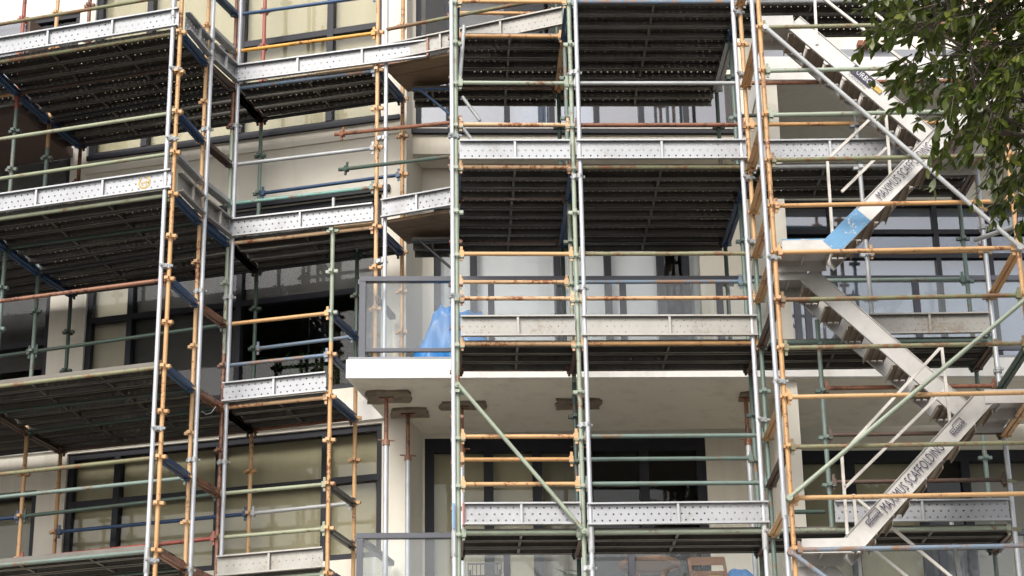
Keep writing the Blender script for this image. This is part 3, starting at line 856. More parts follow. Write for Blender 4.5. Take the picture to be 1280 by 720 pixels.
# ---------------------------------------------------------------- centre scaffold
SC = Scaffold('scaffold', 'two-bay scaffold with pale green posts in front of the glass balconies', (1.0, 21.4, 0.13))
SC.standard(M1, [('green', 15.6)], zM)
SC.standard(M2, [('green', 15.6)], zM)
SC.standard(M3, [('green_sea', 10.2), ('orange', 15.6)], zM)
SC.standard(B1[0], [('rust', 15.6)], zM)
SC.standard(B1[1], [('green_dark', 8.9), ('green', 11.0), ('green_sea', 15.6)], zM)
SC.standard(B1[2], [('green_sea', 15.6)], zM)
SC.standard(B2[0], [('rust', 15.6)], zM, z0=ZT)
SC.standard(B2[1], [('green_dark', 15.6)], zM, z0=ZT)
SC.standard(B2[2], [('green_dark', 15.6)], zM, z0=ZT)
for kk in (12, 8, 4, 0, -4):
    for i in range(3):
        SC.transom((M1, M2, M3)[i], B1[i], k_(kk), 'brown_dark' if kk < 8 else 'blue')
        if kk >= 8: SC.transom(B1[i], B2[i], k_(kk), ('galv_old', 'orange' if kk == 12 else 'blue', 'galv_old' if kk == 12 else 'blue')[i])
def lerp2(a, b, t): return a + (b - a) * t
for i in (0, 1):
    a, b = (M1, M2, M3)[i], (M1, M2, M3)[i + 1]
    for kk in (12, 8, 4, 0):
        if not (kk == 12 and i == 0): SC.deck(a, b, B1[i], B1[i + 1], k_(kk), 3)
        if kk >= 8:
            SC.deck(B1[i], B1[i + 1], B2[i], B2[i + 1], k_(kk), 5)
            SC.deck(B2[i], B2[i + 1], back(B2[i], .46 if kk == 12 else .24), back(B2[i + 1], .46 if kk == 12 else .24), k_(kk), 2 if kk == 12 else 1)
# hop-up platforms left of the rear posts
for kk in (12, 8):
    pz = k_(kk)
    a = atz(514, 108 if kk == 12 else 297, pz + .05); a = V2(a.x, a.y)
    w_ = 0.46
    SC.deck(a, V2(B2[0].x - .02, a.y), a + V2(0.02, w_), V2(B2[0].x, a.y + w_), pz - 0.02, 2)
    mcol = 'blue' if kk == 12 else 'black_steel'
    q = Vector((a.x + .3, a.y - .02, pz)); B_ = Vector((B2[0].x, B2[0].y, pz))
    for p0, p1 in ((Vector((a.x, a.y - .02, pz)), Vector((B_.x, a.y - .02, pz))), (Vector((a.x + .1, a.y - .02, pz)), Vector((B_.x, a.y - .02, pz - .38)))):
        SC.tube(p0, p1, mcol, 0.016, 'hop_up_bracket')
LC = [  # (level, row, bay, colour)
    (12, 0, 0, 'orange'), (10, 0, 0, 'green'), (9, 0, 0, 'orange_pale'), (8, 0, 0, 'orange_pale'), (6, 0, 0, 'orange'), (5, 0, 0, 'orange_pale'), (4, 0, 0, 'orange_pale'), (2, 0, 0, 'orange'), (1, 0, 0, 'orange'), (0, 0, 0, 'green'),
    (12, 0, 1, 'blue_pale'), (10, 0, 1, 'galv_old'), (9, 0, 1, 'rust'), (8, 0, 1, 'olive'), (6, 0, 1, 'olive'), (5, 0, 1, 'orange_pale'), (4, 0, 1, 'orange'), (2, 0, 1, 'green_sea'), (1, 0, 1, 'green_sea'), (0, 0, 1, 'green'),
    (12, 1, 0, 'orange'), (8, 1, 0, 'rust'), (6, 1, 0, 'orange_pale'), (4, 1, 0, 'rust'), (2, 1, 0, 'orange'), (0, 1, 0, 'black_steel'),
    (12, 1, 1, 'black_steel'), (8, 1, 1, 'black_steel'), (6, 1, 1, 'blue_pale'), (4, 1, 1, 'brown_dark'), (2, 1, 1, 'green_sea'), (0, 1, 1, 'black_steel'),
    (14, 2, 0, 'orange'), (12, 2, 0, 'rust'), (8, 2, 0, 'rust'), (12, 2, 1, 'brown_dark'), (8, 2, 1, 'black_steel'),
    (-4, 0, 0, 'green'), (-4, 0, 1, 'green'), (-8, 0, 0, 'green'), (-8, 0, 1, 'green')]
rows = [[M1, M2, M3, M4], B1, B2]
for kk, r, bay, col in LC:
    SC.ledger(rows[r][bay], rows[r][bay + 1], k_(kk) + 0.03, col)
for i, kk, old in ((0, 8, False), (1, 8, False), (0, 4, True), (1, 4, True), (0, 0, False), (1, 0, False)):
    a, b = rows[0][i], rows[0][i + 1]
    d = (b - a).normalized()
    SC.toe(a + d * .035, b - d * .035, k_(kk) + 0.085, old=old)
m = MB().box(-0.008, 0.008, -0.116, 0.116, -0.04, 0.03)
obj('end_cap', m.mesh('end_cap', 'red'), SC.root, frame(Vector((M1.x + .055, M1.y - .06, k_(0) + .2)), (1, 0, 0), (0, 1, 0)))
side_tube(SC, M1, (565.5, 60), (566.5, 600), -0.02, 'galv', (170, 370), cap=(680,))
side_tube(SC, M2, (719, 60), (741.5, 690), -0.04, 'galv', (90, 220, 360, 531, 710), cap=(675,))
side_tube(SC, M3, (918.5, 60), (958, 690), -0.04, 'galv', (15, 92, 222, 302, 525, 665), cap=(672,))
# diagonal brace
o = SC.tube(Vector((M1.x + .02, M1.y - .075, k_(3) + .05)), Vector((M2.x - .02, M2.y - .14, k_(0) + .03)), 'green', 0.021, 'brace')
for q in (Vector((M1.x, M1.y - .075, k_(3) + .06)), Vector((M2.x, M2.y - .14, k_(0) + .01))):
    m = MB().tube((0, -.012, 0), (0, .05, 0), 0.03, 10); m.tube((0, -.022, 0), (0, .02, 0), .014, 6); obj('brace_end', m.mesh('brace_end', 'green'), o, Matrix.Translation(q))
# stray tubes behind the left post
SC.tube(aty(580, 32, 20.62), aty(574, 112, 20.62), 'galv_old', 0.022, 'stub_tube')
SC.tube(aty(578, 121, 21.4), aty(600, 151, 21.4), 'galv_old', 0.02, 'stub_tube')
SC.tube(aty(577, 158, 21.5), aty(593, 179, 21.5), 'galv_old', 0.02, 'stub_tube')
m = MB().box(-0.01, 0.01, -0.01, 0.01, -.13, .13); obj('tie_strap', m.mesh('tie_strap', 'blue_chip'), SC.root, Matrix.Translation(aty(567, 645, 20.44)))

# ---------------------------------------------------------------- stair tower
SD = Scaffold('scaffold', 'scaffold tower with orange front posts carrying the zigzag aluminium stairs', (3.8, 20.0, 0.13))
SD.standard(R1, [('orange', 15.6)], zM)
SD.standard(R2, [('orange', 15.6)], zM)
SD.standard(M4, [('olive', 10.35), ('orange', 15.6)], zM)
SD.standard(B1[3], [('green_sea', 15.6)], zM)
n1 = atz(1086, 313, k_(6)); n2 = atz(1037, 605, k_(1))
N1, N2 = V2(n1.x, 20.65), V2(n2.x, 20.65)
SD.standard(N1, [('galv_old', 12.0)], zM, z0=9.15, z1=12.0)
SD.standard(N2, [('green_sea', 9.3)], zM, z0=7.05, z1=9.3)
for i, col in zip(range(-1, 11), ('blue_pale', 'orange', 'olive', 'orange', 'olive', 'olive', 'orange', 'orange', 'olive', 'green', 'green', 'olive')):
    SD.ledger(R1, R2, k_(i) - 0.005, col)
for kk in (-4, -8): SD.ledger(R1, R2, k_(kk), 'olive')
for kk in (12, 8, 4, 0):
    SD.deck(M3, M4, B1[2], B1[3], k_(kk), 3)
    SD.transom(M4, B1[3], k_(kk), 'brown_dark')
    SD.ledger(M3, M4, k_(kk) + .03, {12: 'galv_old', 8: 'galv_old', 4: 'green_sea', 0: 'green'}[kk])
    SD.ledger(B1[2], B1[3], k_(kk) + .03, 'green_dark')
    d = (M4 - M3).normalized()
    a0 = {12: M3, 8: M3 + d * .1, 4: V2(atz(1092, 420, k_(4)).x, 20.65), 0: V2(N2.x + .03, 20.65)}[kk]
    SD.toe(a0, M4 - d * .04, k_(kk) + 0.085, old=(kk == 4))
for kk, a, b, col in ((10, M3, M4, 'rust'), (9, M3, M4, 'orange'), (6, N1, M4, 'orange'), (3, N2, M4, 'rust'), (2, N2, M4, 'brown_dark'), (1, N2, M4, 'brown_dark'), (10, B1[2], B1[3], 'green_dark'), (6, B1[2], B1[3], 'green_sea'), (13, B1[2], B1[3], 'blue_pale')):
    SD.ledger(a, b, k_(kk) + .03, col)
SD.ledger(V2(2.6, 20.64), N2, k_(0.45), 'green_dark', wedges=(0, 0))
for kk in range(-1, 13):
    if kk in (12, 8, 4, 0, 7, 6, 5, 2, 1, 10):
        SD.transom(M3, R1, k_(kk), 'orange' if kk > 4 else ('brown_dark' if kk in (1, 4) else 'orange'), 0.07)
    if kk in (8, 5, 2, 3, 10): SD.transom(M4, R2, k_(kk), 'orange' if kk != 3 else 'green_dark', 0.07)
side_tube(SD, R1, (940.5, 30), (985, 690), -0.035, 'galv', (322, 477), cap=(632,))
side_tube(SD, M4, (1238, 300), (1263, 690), -0.035, 'galv', (284, 463), cap=())
# diagonal braces across the front
for p, q, col in (((957, 34), (1275, 309), 'galv_old'), ((987, 622), (1282, 374), 'green'), ((988, 690), (1060, 742), 'blue_pale')):
    a, b = aty(*p, 19.22), aty(*q, 19.22)
    o = SD.tube(a, b, col, 0.023, 'brace')
    for e_ in (a, b):
        m = MB().tube((0, -.02, 0), (0, .06, 0), .032, 10); obj('brace_end', m.mesh('brace_end', col), o, Matrix.Translation(e_))
SD.tube(aty(1219, 300, 20.5), aty(1272, 282, 19.5), 'galv_old', 0.024, 'stub_tube')
SD.tube(aty(1189, 652, 21.2), aty(1201, 730, 21.2), 'galv_old', 0.024, 'stub_tube')

# ---------------------------------------------------------------- aluminium stairs
YN, YM, YB = 19.47, 20.02, 20.56            # front lane YN..YM, rear lane YM..YB
def sq_bar(mb, a, b, t=0.014):
    a, b = Vector(a), Vector(b)
    d = (b - a).normalized(); x = d.cross(Vector((0, 1, 0))).normalized(); y = Vector((0, 1, 0))
    mb.obox((a + b) / 2, d * (b - a).length / 2, x * t, y * t)
def text_part(txt, parent, o, xdir, zdir, size, mat, sx=0.8, name='lettering'):
    cu = bpy.data.curves.new('lettering', 'FONT')
    cu.body = txt; cu.size = size; cu.align_x = 'CENTER'; cu.align_y = 'CENTER'; cu.space_character = 1.05
    cu.resolution_u = 2; cu.extrude = 0.0
    to = bpy.data.objects.new('lettering_src', cu)
    C.objects.link(to)
    dg = bpy.context.evaluated_depsgraph_get()
    me = bpy.data.meshes.new_from_object(to.evaluated_get(dg))
    bpy.data.objects.remove(to)
    for v in me.vertices: v.co.x *= sx
    me.materials.clear(); me.materials.append(MATS[mat])
    me.name = name
    x = Vector(xdir).normalized(); z = Vector(zdir); y = z.cross(x)
    m = Matrix((x, y, z)).transposed().to_4x4(); m.translation = o
    return obj(name, me, parent, m)
def flight(label, lane, up_px, lo_px, rails, land_u=None, land_l=None, treads=7, blue=None):
    """up_px / lo_px: pixel ends of the near stringer's centre line; land_*: x extent (m) of the level ends"""
    y0, y1 = (YN, YM - 0.03) if lane == 0 else (YM + 0.02, YB)
    U, Lo = aty(*up_px, y0), aty(*lo_px, y0)
    d = (U - Lo).normalized(); n_ = Vector((-d.z, 0, d.x)); 
    if n_.z < 0: n_ = -n_
    t = thing('stair_flight', label, 'stairs', (Lo.x, (y0 + y1) / 2, Lo.z), 'aluminium scaffold stair flights')
    hh = 0.098
    for y in (y0, y1):
        m = MB()
        yy = (y, y + 0.035) if y == y0 else (y - 0.035, y)
        m.obox((U + Lo) / 2 * 1.0 + Vector((0, (yy[0] + yy[1]) / 2 - y0, 0)), d * ((U - Lo).length / 2), n_ * hh, (0, 0.003, 0))
        for s in (-1, 1):
            m.obox((U + Lo) / 2 + n_ * (hh - 0.003) * s + Vector((0, (yy[0] + yy[1]) / 2 - y0, 0)), d * ((U - Lo).length / 2), n_ * 0.0035, (0, 0.0175, 0))
        st = part('stringer', m, 'alu', t)
        if y == y0: near = st
    for P_, ext, nm in ((U, land_u, 'landing'), (Lo, land_l, 'landing')):
        if not ext: continue
        x0, x1 = sorted(ext)
        m = MB()
        for y in (y0 + .0035, y1 - .0035): m.box(x0, x1, y - .003, y + .003, P_.z - 0.065, P_.z + 0.075)
        m.box(x0, x1, y0 + .007, y1 - .007, P_.z + 0.045, P_.z + 0.06)
        nrib = max(2, int((x1 - x0) / 0.2))
        for i in range(nrib + 1):
            x = x0 + (x1 - x0) * i / nrib
            m.box(x - .006, x + .006, y0 + .008, y1 - .008, P_.z - 0.0, P_.z + 0.045)
        part(nm, m, 'alu', t)
    for i in range(treads):
        f = (i + 0.5) / treads
        c = Lo.lerp(U, f) - n_ * 0.07
        m = MB()
        m.box(c.x - .105, c.x + .105, y0 + .037, y1 - .037, c.z + .02, c.z + .026)
        for xx in (-.102, -.034, .034, .102): m.box(c.x + xx - .003, c.x + xx + .003, y0 + .038, y1 - .038, c.z - .018, c.z + .02)
        part('tread', m, 'alu_tread', t)
    for y, lines in rails:
        m = MB()
        for pts in lines:
            for a, b in zip(pts[:-1], pts[1:]): sq_bar(m, aty(*a, y), aty(*b, y))
        part('handrail', m, 'alu_rail', t)
    return t, near, U, Lo, d, n_, y0
def lettering_on(t, y0, px, txt, size, d, mat='print_navy', sx=0.8):
    p = aty(*px, y0 - 0.004)
    dd = d if d.x > 0 else -d
    return text_part(txt, t, p, dd, (0, -1, 0), size, mat, sx)
def sticker(t, y0, px, d, w_, h_, txt, back_mat='print_navy', fg='print_white'):
    dd = d if d.x > 0 else -d
    x = dd.normalized(); z = Vector((0, -1, 0)); y = z.cross(x)
    p = aty(*px, y0 - 0.003)
    m = MB().box(-w_ / 2, w_ / 2, -h_ / 2, h_ / 2, -0.0005, 0.0005)
    mw = Matrix((x, y, z)).transposed().to_4x4(); mw.translation = p
    s = obj('sticker', m.mesh('sticker', back_mat), t, mw)
    if txt: text_part(txt, s, p + Vector((0, -0.003, 0)), dd, (0, -1, 0), h_ * 0.85, fg, 0.8)
    return s
def house_logo(t, y0, px, d):
    """outlined roof-shaped emblem over a line of small lettering"""
    dd = d if d.x > 0 else -d
    x = dd.normalized(); z = Vector((0, -1, 0)); y = z.cross(x)
    p = aty(*px, y0 - 0.004)
    mw = Matrix((x, y, z)).transposed().to_4x4(); mw.translation = p
    m = MB()
    for (x0, y0_), (x1, y1) in zip([(-.085, -.01), (-.085, .028), (-.03, .028), (-.02, .05), (.085, .05), (.085, -.01)], [(-.085, .028), (-.03, .028), (-.02, .05), (.085, .05), (.085, -.01), (-.085, -.01)]):
        a, b = Vector((x0, y0_, 0)), Vector((x1, y1, 0)); e = (b - a).normalized(); q = Vector((-e.y, e.x, 0))
        m.obox((a + b) / 2, e * ((b - a).length / 2 + .004), q * .004, (0, 0, .0006))
    for i in range(6): m.box(-.07 + i * .025, -.055 + i * .025, .0, .012, 0, .0008)
    s_ = obj('emblem', m.mesh('emblem', 'print_navy'), t, mw)
    text_part('MAXIMUS', t, p + y * -0.032, dd, (0, -1, 0), 0.045, 'print_navy', 0.9)
XL = R1.x + 0.10
XR = R2.x - 0.02
# flight going down to the right, topmost (rear lane)
pu = (992, 27)
t1, s1, U1, Lo1, d1, n1_, y1_ = flight('aluminium stair flight with turbo sticker, topmost beside the leaves, behind the long diagonal brace', 1, pu, (1180, 186),
    [(YM + .03, [[(1018, -8), (1021, 56)], [(1024, -6), (1150, 92)], [(1068, -4), (1165, 75)]])], land_u=(XL, aty(992, 27, YM).x), land_l=(aty(1180, 186, YM).x, XR), treads=8)
sticker(t1, y1_, (1078, 95), d1, 0.28, 0.105, 'TURBO'); lettering_on(t1, y1_, (1071, 101), 'SCAFFOLDING', 0.045, d1)
sticker(t1, y1_, (1096, 111), d1, 0.12, 0.05, None, 'print_yellow')
# flight going down to the left, ending at the blue-painted foot (front lane)
t2, s2, U2, Lo2, d2, n2_, y2_ = flight('aluminium stair flight with blue-painted foot and part-hidden lettering, rising into the leaves', 0, (1216, 128), (1041, 307),
    [(YN + .04, [[(1034, 200), (1041, 303)], [(1034, 200), (1098, 139)], [(1107, 139), (1113, 222)], [(1052, 240), (1108, 185)]])], land_u=(aty(1216, 128, YN).x, XR), land_l=(XL, aty(1041, 307, YN).x), treads=8)
lettering_on(t2, y2_, (1131, 214), 'MAXIMUS SCAFFOLDING', 0.14, d2, sx=0.5)
m = MB(); q0, q1 = aty(1038, 309, YN - .002), aty(1079, 268, YN - .002)
m.obox((q0 + q1) / 2, (q1 - q0) / 2, n2_ * 0.098, (0, .001, 0)); part('paint_patch', m, 'blue_chip', t2)
m = MB(); m.box(XL, aty(1030, 307, YN).x, YN - .0015, YN + .001, Lo2.z + .066, Lo2.z + .078); part('paint_patch', m, 'blue_chip', t2)
# flight going down to the right below it (rear lane)
t3, s3, U3, Lo3, d3, n3_, y3_ = flight('bare unlettered aluminium stair flight with wide treads seen from below, between the two landings', 1, (1009, 342), (1206, 514),
    [], land_u=(XL, aty(1009, 342, YM).x), land_l=(aty(1206, 514, YM).x, XR), treads=7)
# lettered flight (front lane)
t4, s4, U4, Lo4, d4, n4_, y4_ = flight('aluminium stair flight with dark maximus scaffolding lettering along its whole side', 0, (1231, 496), (1064, 682),
    [(YN + .04, [[(1059, 668), (1052, 568), (1177, 433), (1188, 532)], [(1056, 610), (1180, 488)]])], land_u=(aty(1231, 496, YN).x, XR), land_l=(XL, aty(1064, 682, YN).x), treads=8)
lettering_on(t4, y4_, (1141, 597), 'MAXIMUS SCAFFOLDING', 0.15, d4, sx=0.5)
house_logo(t4, y4_, (1197, 534), d4); house_logo(t4, y4_, (1092, 647), d4)
# lowest flight, only its top and handrails in view
t5, s5, U5, Lo5, d5, n5_, y5_ = flight('aluminium stair flight with only its slanting handrails showing, under the lettered flight', 1, (1030, 712), (1230, 884),
    [(YM + .03, [[(1067, 618), (1076, 722)], [(1067, 620), (1190, 722)], [(1086, 682), (1135, 722)]])], land_u=(XL, aty(1030, 712, YM).x), treads=7)

# ---------------------------------------------------------------- steel props under the balcony
def prop(u, v, label, plate=(0.16, 0.1), tube='galv', dirt=True, ztop=ZS):
    p = atz(u, v, ztop - .03)
    t = thing('steel_prop', label, 'prop', (p.x, p.y, ZLT), 'props under the balcony slab')
    part('outer_tube', MB().tube((p.x, p.y, ZLT + .008), (p.x, p.y, 8.62), 0.030, 12), tube, t)
    part('inner_tube', MB().tube((p.x, p.y, 8.62), (p.x, p.y, ztop - .05), 0.024, 12), 'rust', t)
    part('base_plate', MB().box(p.x - .07, p.x + .07, p.y - .07, p.y + .07, ZLT, ZLT + .008), 'galv_old', t)
    m = MB().tube((p.x, p.y, 8.60), (p.x, p.y, 8.66), 0.042, 12); m.tube((p.x - .09, p.y - .02, 8.66), (p.x + .09, p.y + .02, 8.66), .008, 6)
    part('collar', m, 'rust', t)
    part('top_plate', MB().box(p.x - plate[0] / 2, p.x + plate[0] / 2, p.y - plate[1] / 2, p.y + plate[1] / 2, ztop - .052, ztop - .04), 'rust', t)
    return p
pads = []
for u, v, lb, pad in ((483, 497, 'galvanised prop with rusty head at the outer corner of the balcony soffit', (0.50, 0.42)), (510, 517, 'galvanised prop with rusty head against the wing side wall', (0.42, 0.30)),
                      (577, 508, 'prop with dirty timber pad, behind the pale green corner post', (0.52, 0.26)), (722, 506, 'prop with dirty timber pad, behind the pale green post between the bays', (0.50, 0.34)), (932, 497, 'prop beside the cream fin wall at the end of the soffit', (0.2, 0.3))):
    p = prop(u, v, lb)
    n = 16; rnd = random.Random(int(u))
    pts = []
    for i in range(n):
        a = 2 * pi * i / n
        sx, sy = cos(a), sin(a)
        r = min(1 / max(abs(sx), 1e-6), 1 / max(abs(sy), 1e-6))
        r *= rnd.uniform(0.86, 1.1)
        pts.append((p.x + sx * r * pad[0] / 2 + 0.02, p.y + sy * r * pad[1] / 2))
    m = MB().prism(pts, lambda x, y: Vector((x, y, ZS - .036)), lambda x, y: Vector((x, y, ZS - .005)))
    o = part('packing_pad', m, 'soffit_dirt', None)
    tag(o, {483: 'grimy packing board under the soffit at the outer corner prop', 510: 'grimy packing board under the soffit by the wing side wall', 577: 'grimy packing board under the soffit behind the corner post', 722: 'grimy packing board under the soffit behind the middle post', 932: 'small grimy packing board under the soffit beside the fin wall'}[u], 'packing board', 'packing boards on the soffit')

# ---------------------------------------------------------------- things on the balconies
def cloth_lump(name, label, cat, c, sx, sy, sz, mat, seed, n=26):
    rnd = random.Random(seed)
    ph = [(rnd.uniform(2, 9), rnd.uniform(2, 9), rnd.uniform(0, 6.3), rnd.uniform(0, 6.3)) for _ in range(7)]
    mb = MB(); vs = []
    for j in range(n + 1):
        for i in range(n + 1):
            x, y = i / n * 2 - 1, j / n * 2 - 1
            e = max(0, 1 - abs(x) ** 3.2) * max(0, 1 - abs(y) ** 3.2)
            h = e ** 0.45 * (0.75 + 0.25 * (0.5 - x * 0.5))
            wr = sum(sin(x * a + y * b * .7 + p) * cos(y * b + q) for a, b, p, q in ph) / 7
            vs.append((c[0] + (x + .06 * wr) * sx, c[1] + (y + .06 * wr) * sy, c[2] + sz * max(0.0, h + wr * .18 * (h > .02))))
    mb.add(vs, [(j * (n + 1) + i, j * (n + 1) + i + 1, (j + 1) * (n + 1) + i + 1, (j + 1) * (n + 1) + i) for j in range(n) for i in range(n)], True)
    return tag(part(name, mb, mat, None), label, cat)
tp = aty(556, 430, 22.75)
rnd = random.Random(4)
mb = MB(); n = 44; vs = []
cr = [(rnd.uniform(-1, 1), rnd.uniform(-1, 1), rnd.uniform(0, pi), rnd.uniform(.05, .16)) for _ in range(16)]
for j in range(n + 1):
    for i in range(n + 1):
        x, y = i / n * 2 - 1, j / n * 2 - 1
        prof = min(1, max(0, (x + 1.0) / 0.9)) ** .8 * min(1, max(0, (1.05 - x) / .25)) ** .6
        prof *= min(1, max(0, (1 - abs(y)) / .35)) ** .7
        z = .88 * prof
        for cx, cy, an, wd in cr:
            q = (x - cx) * cos(an) + (y - cy) * sin(an)
            z += (.05 * max(0, 1 - abs(q) / wd) - .012) * (prof > .03)
        vs.append((tp.x + .02 + x * .50 + .02 * sin(7 * y + 3 * z), 22.78 + y * .38 + .03 * sin(6 * x + 5 * z), ZT + .002 + max(0, z)))
mb.add(vs, [(j * (n + 1) + i, j * (n + 1) + i + 1, (j + 1) * (n + 1) + i + 1, (j + 1) * (n + 1) + i) for j in range(n) for i in range(n)], True)
tag(part('tarpaulin', mb, 'tarp', None), 'crumpled blue tarpaulin heaped on the balcony behind the glass', 'tarpaulin')
# round wooden table
tc = atz(812, 704, 7.2)
t = thing('round_table', 'round slatted wooden table behind the lower balcony glass', 'table', (tc.x, tc.y + .05, ZLT))
for i in range(9):
    y = -0.30 + 0.6 * (i + .5) / 9
    hw = math.sqrt(max(0.01, 0.32 ** 2 - y * y))
    part('slat', MB().box(tc.x - hw, tc.x + hw, tc.y + .05 + y - .03, tc.y + .05 + y + .03, 7.195, 7.215), 'timber_table', t)
m = MB(); n = 28
for i in range(n):
    a0, a1 = 2 * pi * i / n, 2 * pi * (i + 1) / n
    f = lambda a, r, z: (tc.x + cos(a) * r, tc.y + .05 + sin(a) * r, z)
    m.add([f(a0, .29, 7.17), f(a1, .29, 7.17), f(a1, .335, 7.17), f(a0, .335, 7.17), f(a0, .29, 7.193), f(a1, .29, 7.193), f(a1, .335, 7.218), f(a0, .335, 7.218)],
          [(0, 1, 2, 3), (3, 2, 6, 7), (4, 7, 6, 5), (0, 4, 5, 1)])
part('rim', m, 'timber_table', t)
for sx in (-1, 1):
    for sy in (-1, 1):
        m = MB(); m.obox((tc.x, tc.y + .05 + sy * .16, (7.18 + ZLT) / 2), Vector((sx * .22, 0, (7.18 - ZLT) / 2)), Vector((.02, 0, 0)), Vector((0, .012, 0))); part('leg', m, 'timber_table', t)
# folding chair
cc = atz(890, 712, 7.15)
t = thing('folding_chair', 'folding slatted wooden chair with a yellow cloth beside the round table', 'chair', (cc.x, cc.y, ZLT))
for s in (-1, 1):
    m = MB(); m.obox((cc.x + s * .19, cc.y + .12, ZLT + .42), Vector((-.04, .10, .42)), Vector((.016, 0, 0)), Vector((0, .016, 0))); part('leg', m, 'timber_table', t)
    m = MB(); m.obox((cc.x + s * .17, cc.y + .10, ZLT + .22), Vector((.03, -.16, .22)), Vector((.016, 0, 0)), Vector((0, .016, 0))); part('leg', m, 'timber_table', t)
for i in range(5): part('slat', MB().box(cc.x - .2, cc.x + .2, cc.y - .16 + i * .075, cc.y - .1 + i * .075, ZLT + .43, ZLT + .448), 'timber_table', t)
for i in range(2): part('backrest_slat', MB().box(cc.x - .22, cc.x + .16, cc.y + .19, cc.y + .21, ZLT + .60 + i * .16, ZLT + .69 + i * .16), 'timber_table', t)
cloth_lump('folded_cloth', 'yellow cloth lying on the folding chair', 'cloth', (cc.x + .05, cc.y, ZLT + .45), 0.14, 0.12, 0.16, 'cloth_yellow', 8, 14)
bp = atz(928, 706, 7.2)
t = thing('drying_stand', 'low dark frame with a blue bag behind the chair', 'stand', (bp.x + .1, bp.y + .3, ZLT))
for i in range(6):
    part('rail', MB().tube((bp.x - .15, bp.y + .2 + i * .07, 7.05), (bp.x + .35, bp.y + .2 + i * .07, 7.05), .008, 6), 'dark_plastic', t)
for sx in (-.15, .35):
    for sy in (.2, .55): part('leg', MB().tube((bp.x + sx, bp.y + sy, ZLT), (bp.x + sx, bp.y + sy, 7.05), .01, 6), 'dark_plastic', t)
cloth_lump('carry_bag', 'blue bag on the dark frame behind the chair', 'bag', (bp.x, bp.y + .3, 7.06), 0.16, 0.12, 0.18, 'cloth_blue', 5, 16)
# barbecue-like dark cart left
bq = atz(606, 712, 7.15)
t = thing('metal_cart', 'dark metal balcony cart with wire basket at the left end of the lower balcony', 'cart', (bq.x, bq.y + .2, ZLT))
for sx in (-.16, .16):
    for sy in (.05, .4): part('leg', MB().tube((bq.x + sx, bq.y + sy, ZLT), (bq.x + sx, bq.y + sy, 7.16), .012, 8), 'dark_plastic', t)
for zz in (6.75, 7.08): part('shelf', MB().box(bq.x - .18, bq.x + .18, bq.y + .03, bq.y + .42, zz, zz + .02), 'dark_plastic', t)
for i in range(9): part('wire', MB().tube((bq.x - .18 + i * .045, bq.y + .03, 7.1), (bq.x - .18 + i * .045, bq.y + .03, 7.22), .005, 5), 'dark_plastic', t)
part('rim', MB().box(bq.x - .185, bq.x + .185, bq.y + .022, bq.y + .038, 7.215, 7.23), 'dark_plastic', t)
def leaf_mesh(L, w_, col, bend=0.15):
    mb = MB(); n = 4; vs = []
    for i in range(n + 1):
        t_ = i / n
        ww = w_ * sin(pi * min(1, t_ * 0.94 + 0.03)) ** 0.8
        z = -bend * L * t_ * t_
        vs += [(t_ * L, -ww, z + .12 * ww), (t_ * L, 0, z), (t_ * L, ww, z + .12 * ww)]
    fs = []
    for i in range(n):
        a = i * 3
        fs += [(a, a + 3, a + 4, a + 1), (a + 1, a + 4, a + 5, a + 2)]
    mb.add(vs, fs, True)
    return mb.mesh('leaf', col)
pq = atz(700, 716, 7.1)
t = thing('potted_plant', 'leafy potted plant behind the lower balcony glass', 'plant', (pq.x, pq.y + .25, ZLT))
m = MB().tube((pq.x, pq.y + .25, ZLT), (pq.x, pq.y + .25, ZLT + .3), .11, 14, .15); part('pot', m, 'terracotta', t)
lm = leaf_mesh(0.17, 0.026, 'leaf_pot')
rnd = random.Random(2)
for i in range(9):
    a = rnd.uniform(0, 6.28); tip = Vector((pq.x + cos(a) * rnd.uniform(.05, .2), pq.y + .25 + sin(a) * .15, 7.0 + rnd.uniform(-.1, .28)))
    st = part('stem', MB().tube((pq.x, pq.y + .25, ZLT + .28), tip, .006, 6), 'leaf_pot', t)
    for j in range(6):
        f = .5 + .5 * j / 5; b_ = Vector((pq.x, pq.y + .25, ZLT + .28)).lerp(tip, f); a2 = rnd.uniform(0, 6.28)
        obj('leaf', lm, st, frame(b_, (cos(a2), sin(a2), rnd.uniform(-.2, .6))))

# shrub in the shade behind the wing's dark window
rnd = random.Random(9)
a0_, a1_ = A(LW, 450, 440), A(LW, 325, 450)
pb = LW.pt((a0_ + a1_) / 2, 9.36, -0.7)
t = thing('planter_shrub', 'low leafy shrub in the shade behind the dark window of the wing', 'shrub', pb)
mb = MB(); fbox(mb, LW, a0_ + .1, a1_ - .1, 9.36, 9.66, -0.95, -0.45); part('planter', mb, 'slab_grey', t)
lp = leaf_mesh(0.1, 0.022, 'leaf_pot')
mb = MB(); base = [v.co.copy() for v in lp.vertices]; polys = [tuple(p_.vertices) for p_ in lp.polygons]
st = MB()
for i in range(60):
    a = rnd.uniform(a0_, a1_); r0 = LW.pt(a, 9.66, -0.7 + rnd.uniform(-.15, .15)); tip = r0 + Vector((rnd.uniform(-.15, .15), rnd.uniform(-.15, .15), rnd.uniform(.25, .75)))
    st.tube(r0, tip, .006, 4, caps=False)
    for j in range(24):
        b_ = r0.lerp(tip, rnd.uniform(.15, 1)) + Vector((rnd.uniform(-.05, .05), rnd.uniform(-.05, .05), 0))
        M_ = frame(b_, (rnd.uniform(-1, 1), rnd.uniform(-1, 1), rnd.uniform(-.3, .7)))
        mb.add([M_ @ v for v in base], polys, True)
part('stems', st, 'bark', t); part('foliage', mb, 'leaf_pot', t)['kind'] = 'stuff'

